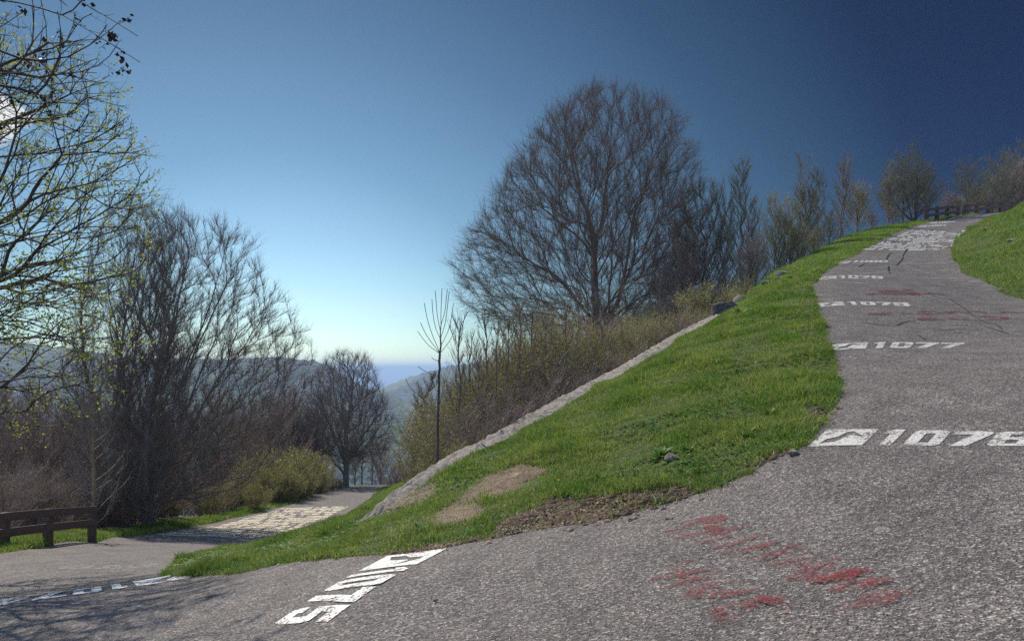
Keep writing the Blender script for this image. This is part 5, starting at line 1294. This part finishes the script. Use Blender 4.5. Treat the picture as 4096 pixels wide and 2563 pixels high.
# dry straw and leaf litter
XY = scatter(26000, (-4, 3.5, 5.6, 12), rg, lambda x, y: bare(x, y)[1] & in_wedge(x, y))
tag(blades("dry_straw", np.column_stack([XY, Hs(XY[:, 0], XY[:, 1]) + .005]), rg.uniform(.03, .09, len(XY)), .004 + 0 * XY[:, 0], rg, M['straw'], 2.2), kind='stuff')
XY2 = scatter(26000, (-6, 6, 5.2, 14), rg, lambda x, y: (in_wedge(x, y)) & (rg.random(x.shape) < np.where(bare(x, y)[0], .7, .15)))
tag(blades("dry_straw", np.column_stack([XY2, Hs(XY2[:, 0], XY2[:, 1]) - .005]), rg.uniform(.02, .07, len(XY2)), .005 + 0 * XY2[:, 0], rg, M['straw'], 1.8), kind='stuff')
def flakes(name, XY, size, mat, dz=.01):
    n = len(XY); C = np.column_stack([XY, Hs(XY[:, 0], XY[:, 1]) + dz]); a = unit(rg.normal(0, 1, (n, 3)) * np.array([1, 1, .35])); b = unit(np.cross(a, rg.normal(0, .35, (n, 3)) + np.array([0, 0, 1]))); s = size * rg.uniform(.5, 1.4, (n, 1))
    V = np.stack([C - a * s, C + b * s * .5 + np.array([0, 0, .3]) * s, C + a * s, C - b * s * .5], 1).reshape(-1, 3)
    return tag(mesh_np(name, V, [np.arange(n * 4).reshape(n, 4)], mat), kind='stuff')
XY = scatter(2600, (-6, 6, 5.2, 12), rg, lambda x, y: in_wedge(x, y) & (rg.random(x.shape) < np.where(bare(x, y)[0], .5, .06)))
flakes("leaf_litter", XY, .015, M['litter'], .012)
Pe = inner[rg.integers(0, len(inner), 1400)] + rg.normal(0, .07, (1400, 2)) + np.array([.02, -.05]); flakes("leaf_litter", Pe[Pe[:, 1] < 16], .018, M['litter'], .012)
Pe = inner[rg.integers(0, len(inner), 5000)] + rg.normal(0, .13, (5000, 2)); Pe = Pe[inside(ROAD, Pe[:, 0], Pe[:, 1]) & (Pe[:, 1] < 20)]; flakes("road_debris", Pe, .007, M['rock'], .006)
XY = scatter(420, (-7, 8, 3.2, 14), rg, lambda x, y: inside(ROAD, x, y)); flakes("road_debris", XY, .011, M['litter'], .008)
XY = scatter(9000, (-30, -10, 12, 60), rg, lambda x, y: ~inside(ROAD, x, y) & ~inside(LVERGE, x, y)); flakes("leaf_litter", XY, .06, M['litter'], .03)
# clods of dug earth
def clods():
    import bmesh
    XY = []
    for p0_, p1_, n in [((498, 531), (545, 508), 60), ((545, 503), (578, 498), 80), ((560, 528), (640, 508), 90), ((640, 498), (700, 490), 50), ((395, 553), (500, 538), 60), ((590, 500), (640, 495), 40), ((600, 520), (690, 497), 40), ((750, 466), (800, 448), 40), ((810, 440), (832, 404), 30)]:
        P0, P1 = ground(*p0_), ground(*p1_)
        for _ in range(n * 2):
            k = rg.random(); XY.append((P0[0] + (P1[0] - P0[0]) * k + rg.normal(0, .10), P0[1] + (P1[1] - P0[1]) * k + rg.normal(0, .09)))
    XY = np.array(XY); XY = XY[~inside(ROAD, XY[:, 0], XY[:, 1]) | (rg.random(len(XY)) < .25)]
    bm = bmesh.new(); bmesh.ops.create_icosphere(bm, subdivisions=2, radius=1); bv = np.array([v.co for v in bm.verts]); bf = np.array([[v.index for v in f.verts] for f in bm.faces]); bm.free()
    Vs, Fs = [], []
    for i, p in enumerate(XY):
        s = rg.uniform(.008, .030) * (1.6 if rg.random() < .12 else 1); q = bv * (1 + rg.normal(0, .16, (len(bv), 1))) * np.array([1.2, 1, .75]) * s
        Vs.append(q + np.array([p[0], p[1], hz(p[0], p[1]) - .015 + s * .2])); Fs.append(bf + i * len(bv))
    t = NT("dug_earth"); m = t.fin(t.ramp(t.noise(30, 5, .7), [(.3, (.03, .019, .013)), (.55, (.11, .07, .048)), (.8, (.22, .15, .105))]), .95)
    tag(mesh_np("soil_clods", np.vstack(Vs), [np.vstack(Fs)], m), kind='stuff')
clods()

# small countable things on the verge and the road
def stick(label, p, q, r=.006, seed=0, mat=None, lift=.01):
    rgx = nz(seed); a = np.array(p, float); b = np.array(q, float); n = 6; P_ = [a + (b - a) * k / n + rgx.normal(0, .006, 3) * (0 < k < n) for k in range(n + 1)]; P_ = np.array(P_) + np.array([0, 0, lift])
    R_ = r * np.linspace(1, .6, n + 1); V, Q = tube_mesh(P_[:-1], P_[1:], R_[:-1], R_[1:], 6)
    return tag(mesh_np("stick", V, [Q], mat or M['pale'], True), label, "stick")
def S2(label, u0, v0, u1, v1, r, h0=0, h1=0, **k):
    stick(label, G(u0, v0, h0), G(u1, v1, h1), r, int(u0), **k)
S2("pale stick poking up from the grass tip beside the lower road", 272, 547, 277, 549, .007, 0.0, .20)
S2("thin pale stick lying in the grass near the middle of the wall", 488, 467, 494, 458, .007, .03, .06)
S2("brown twig on the asphalt just below the soil edge", 628, 521, 637, 517.5, .010, mat=M['twig2'])
S2("short brown twig on the asphalt right of the longer twig", 664.5, 519, 672, 518.6, .009, mat=M['twig2'])
S2("small twig on the road between the white 1075 and the red letters", 434.5, 602, 438, 600.5, .006, mat=M['litter'])
def dandelion(label, p, s=1.0, n=1, seed=0):
    rgx = nz(seed); root = empty("dandelion", p, 0, label, "flower")
    hgt = .07; V, Q = tube_mesh(np.array([[0, 0, -.02]]), np.array([[0, 0, hgt]]), np.array([.003]), np.array([.002]), 5); mesh_np("stem", V, [Q], M['stem'], True, root)
    V = []; Fc = []
    for ring, (rad, up, m) in enumerate([(.022 * s, .004, 16), (.016 * s, .010, 12), (.009 * s, .014, 8)]):
        for k in range(m):
            a = (k + .5 * ring) * 2 * math.pi / m; w = 2 * math.pi / m * .42; nV = len(V)
            V += [(0, 0, hgt + up * .3), (math.cos(a - w) * rad * .8, math.sin(a - w) * rad * .8, hgt + up), (math.cos(a) * rad, math.sin(a) * rad, hgt + up * .8), (math.cos(a + w) * rad * .8, math.sin(a + w) * rad * .8, hgt + up)]
            Fc.append([nV, nV + 1, nV + 2, nV + 3])
    mesh_np("flower_head", np.array(V), [np.array(Fc)], M['yellow'], False, root)
for u, v, s, lab in [(667.5, 361, 2.6, "dandelion in the grass two thirds up the wall"), (635, 395.5, 2.0, "dandelion in the grass halfway along the wall"), (338, 532, 1.7, "dandelion on the low grass near the bottom end of the wall"), (784, 281.5, 5, "yellow flower on the rim above the boulder, left one"), (789, 279, 5, "yellow flower on the rim above the boulder, right one"),
                     (776, 289.5, 3, "small yellow flower on the rim nearest the boulder"), (110, 524, 3.6, "yellow flower in the verge right of the fence end, left one"), (115, 522.5, 3.6, "yellow flower in the verge right of the fence end, right one"), (953, 260.5, 5, "orange-yellow flower at the foot of the right grass bank, left one"), (962, 260, 4, "yellow flower at the foot of the right grass bank, right one"), (559, 486, .8, "tiny yellow flower beside the dry straw patch")]:
    dandelion(lab, G(u, v, .0), s, seed=int(u))
def weed(label, p, n, size, seed):
    rgx = nz(seed); V = []; Fc = []
    for k in range(n):
        az = rgx.uniform(0, 6.28); el = rgx.uniform(.3, 1.1); L = size * rgx.uniform(.6, 1.1); w = L * .30; d = np.array([math.cos(az) * math.cos(el), math.sin(az) * math.cos(el), math.sin(el)]); sd_ = np.array([-math.sin(az), math.cos(az), 0]); n0 = len(V)
        for i, (t_, ww, dr) in enumerate([(0, .05, 0), (.3, .7, 0), (.65, 1.0, -.06), (1.0, .1, -.22)]):
            c = d * L * t_ + np.array([0, 0, dr * L]); V += [c - sd_ * w * ww / 2 + np.array([0, 0, .08 * w]), c, c + sd_ * w * ww / 2 + np.array([0, 0, .08 * w])]
        for i in range(3):
            for j in range(2): a = n0 + i * 3 + j; Fc.append([a, a + 1, a + 4, a + 3])
    o = mesh_np("broadleaf_weed", np.array(V), [np.array(Fc)], M['weed'], False); o.location = p
    return tag(o, label, "plant")
weed("broad-leaved weed clump beside the whitish stone near the road", G(660, 458), 26, .22, 1)
weed("broad-leaved weed between the whitish stone and the road corner", G(688, 452), 16, .15, 2)
weed("low leafy rosette in the bank just above the soil cut", G(600, 480), 16, .13, 7)
weed("leafy rosette on the bank between the stone and the road bulge", G(770, 415), 18, .14, 8)
weed("bright leafy weed near the bottom end of the wall", G(455, 480), 16, .12, 9)
weed("large leafy weed low on the grass left of the painted 1075", G(300, 553), 16, .12, 10)
weed("small broad-leaved weed high in the middle of the bank", G(560, 415), 10, .12, 3)
weed("broad-leaved weed tuft at the top right of the bank near the boulder", G(742, 315), 24, .28, 4)
weed("pale broad weed in the long grass at the lower left of the straw patch", G(420, 532), 20, .14, 5)
weed("dark broad-leaved weed near the road corner", G(748, 437), 18, .17, 6)
# ------------------------------------------------------------------ cloud and haze
def haze():
    t = NT("haze"); t.n.remove(t.b); vol = t.n.new("ShaderNodeVolumePrincipled"); vol.inputs["Color"].default_value = (.50, .70, 1.0, 1); vol.inputs["Density"].default_value = HAZE; vol.inputs["Anisotropy"].default_value = .3
    t.l.new(vol.outputs[0], t.n["Material Output"].inputs["Volume"])
    X, Y, Z = np.eye(3); V, Fq = [], []; box(V, Fq, (0, 0, -360), 42000, 42000, 405, X, Y, Z)
    o = mesh_np("haze", np.array(V), [np.array(Fq)], t.m); tag(o, kind='stuff')
HAZE = .00029
haze()
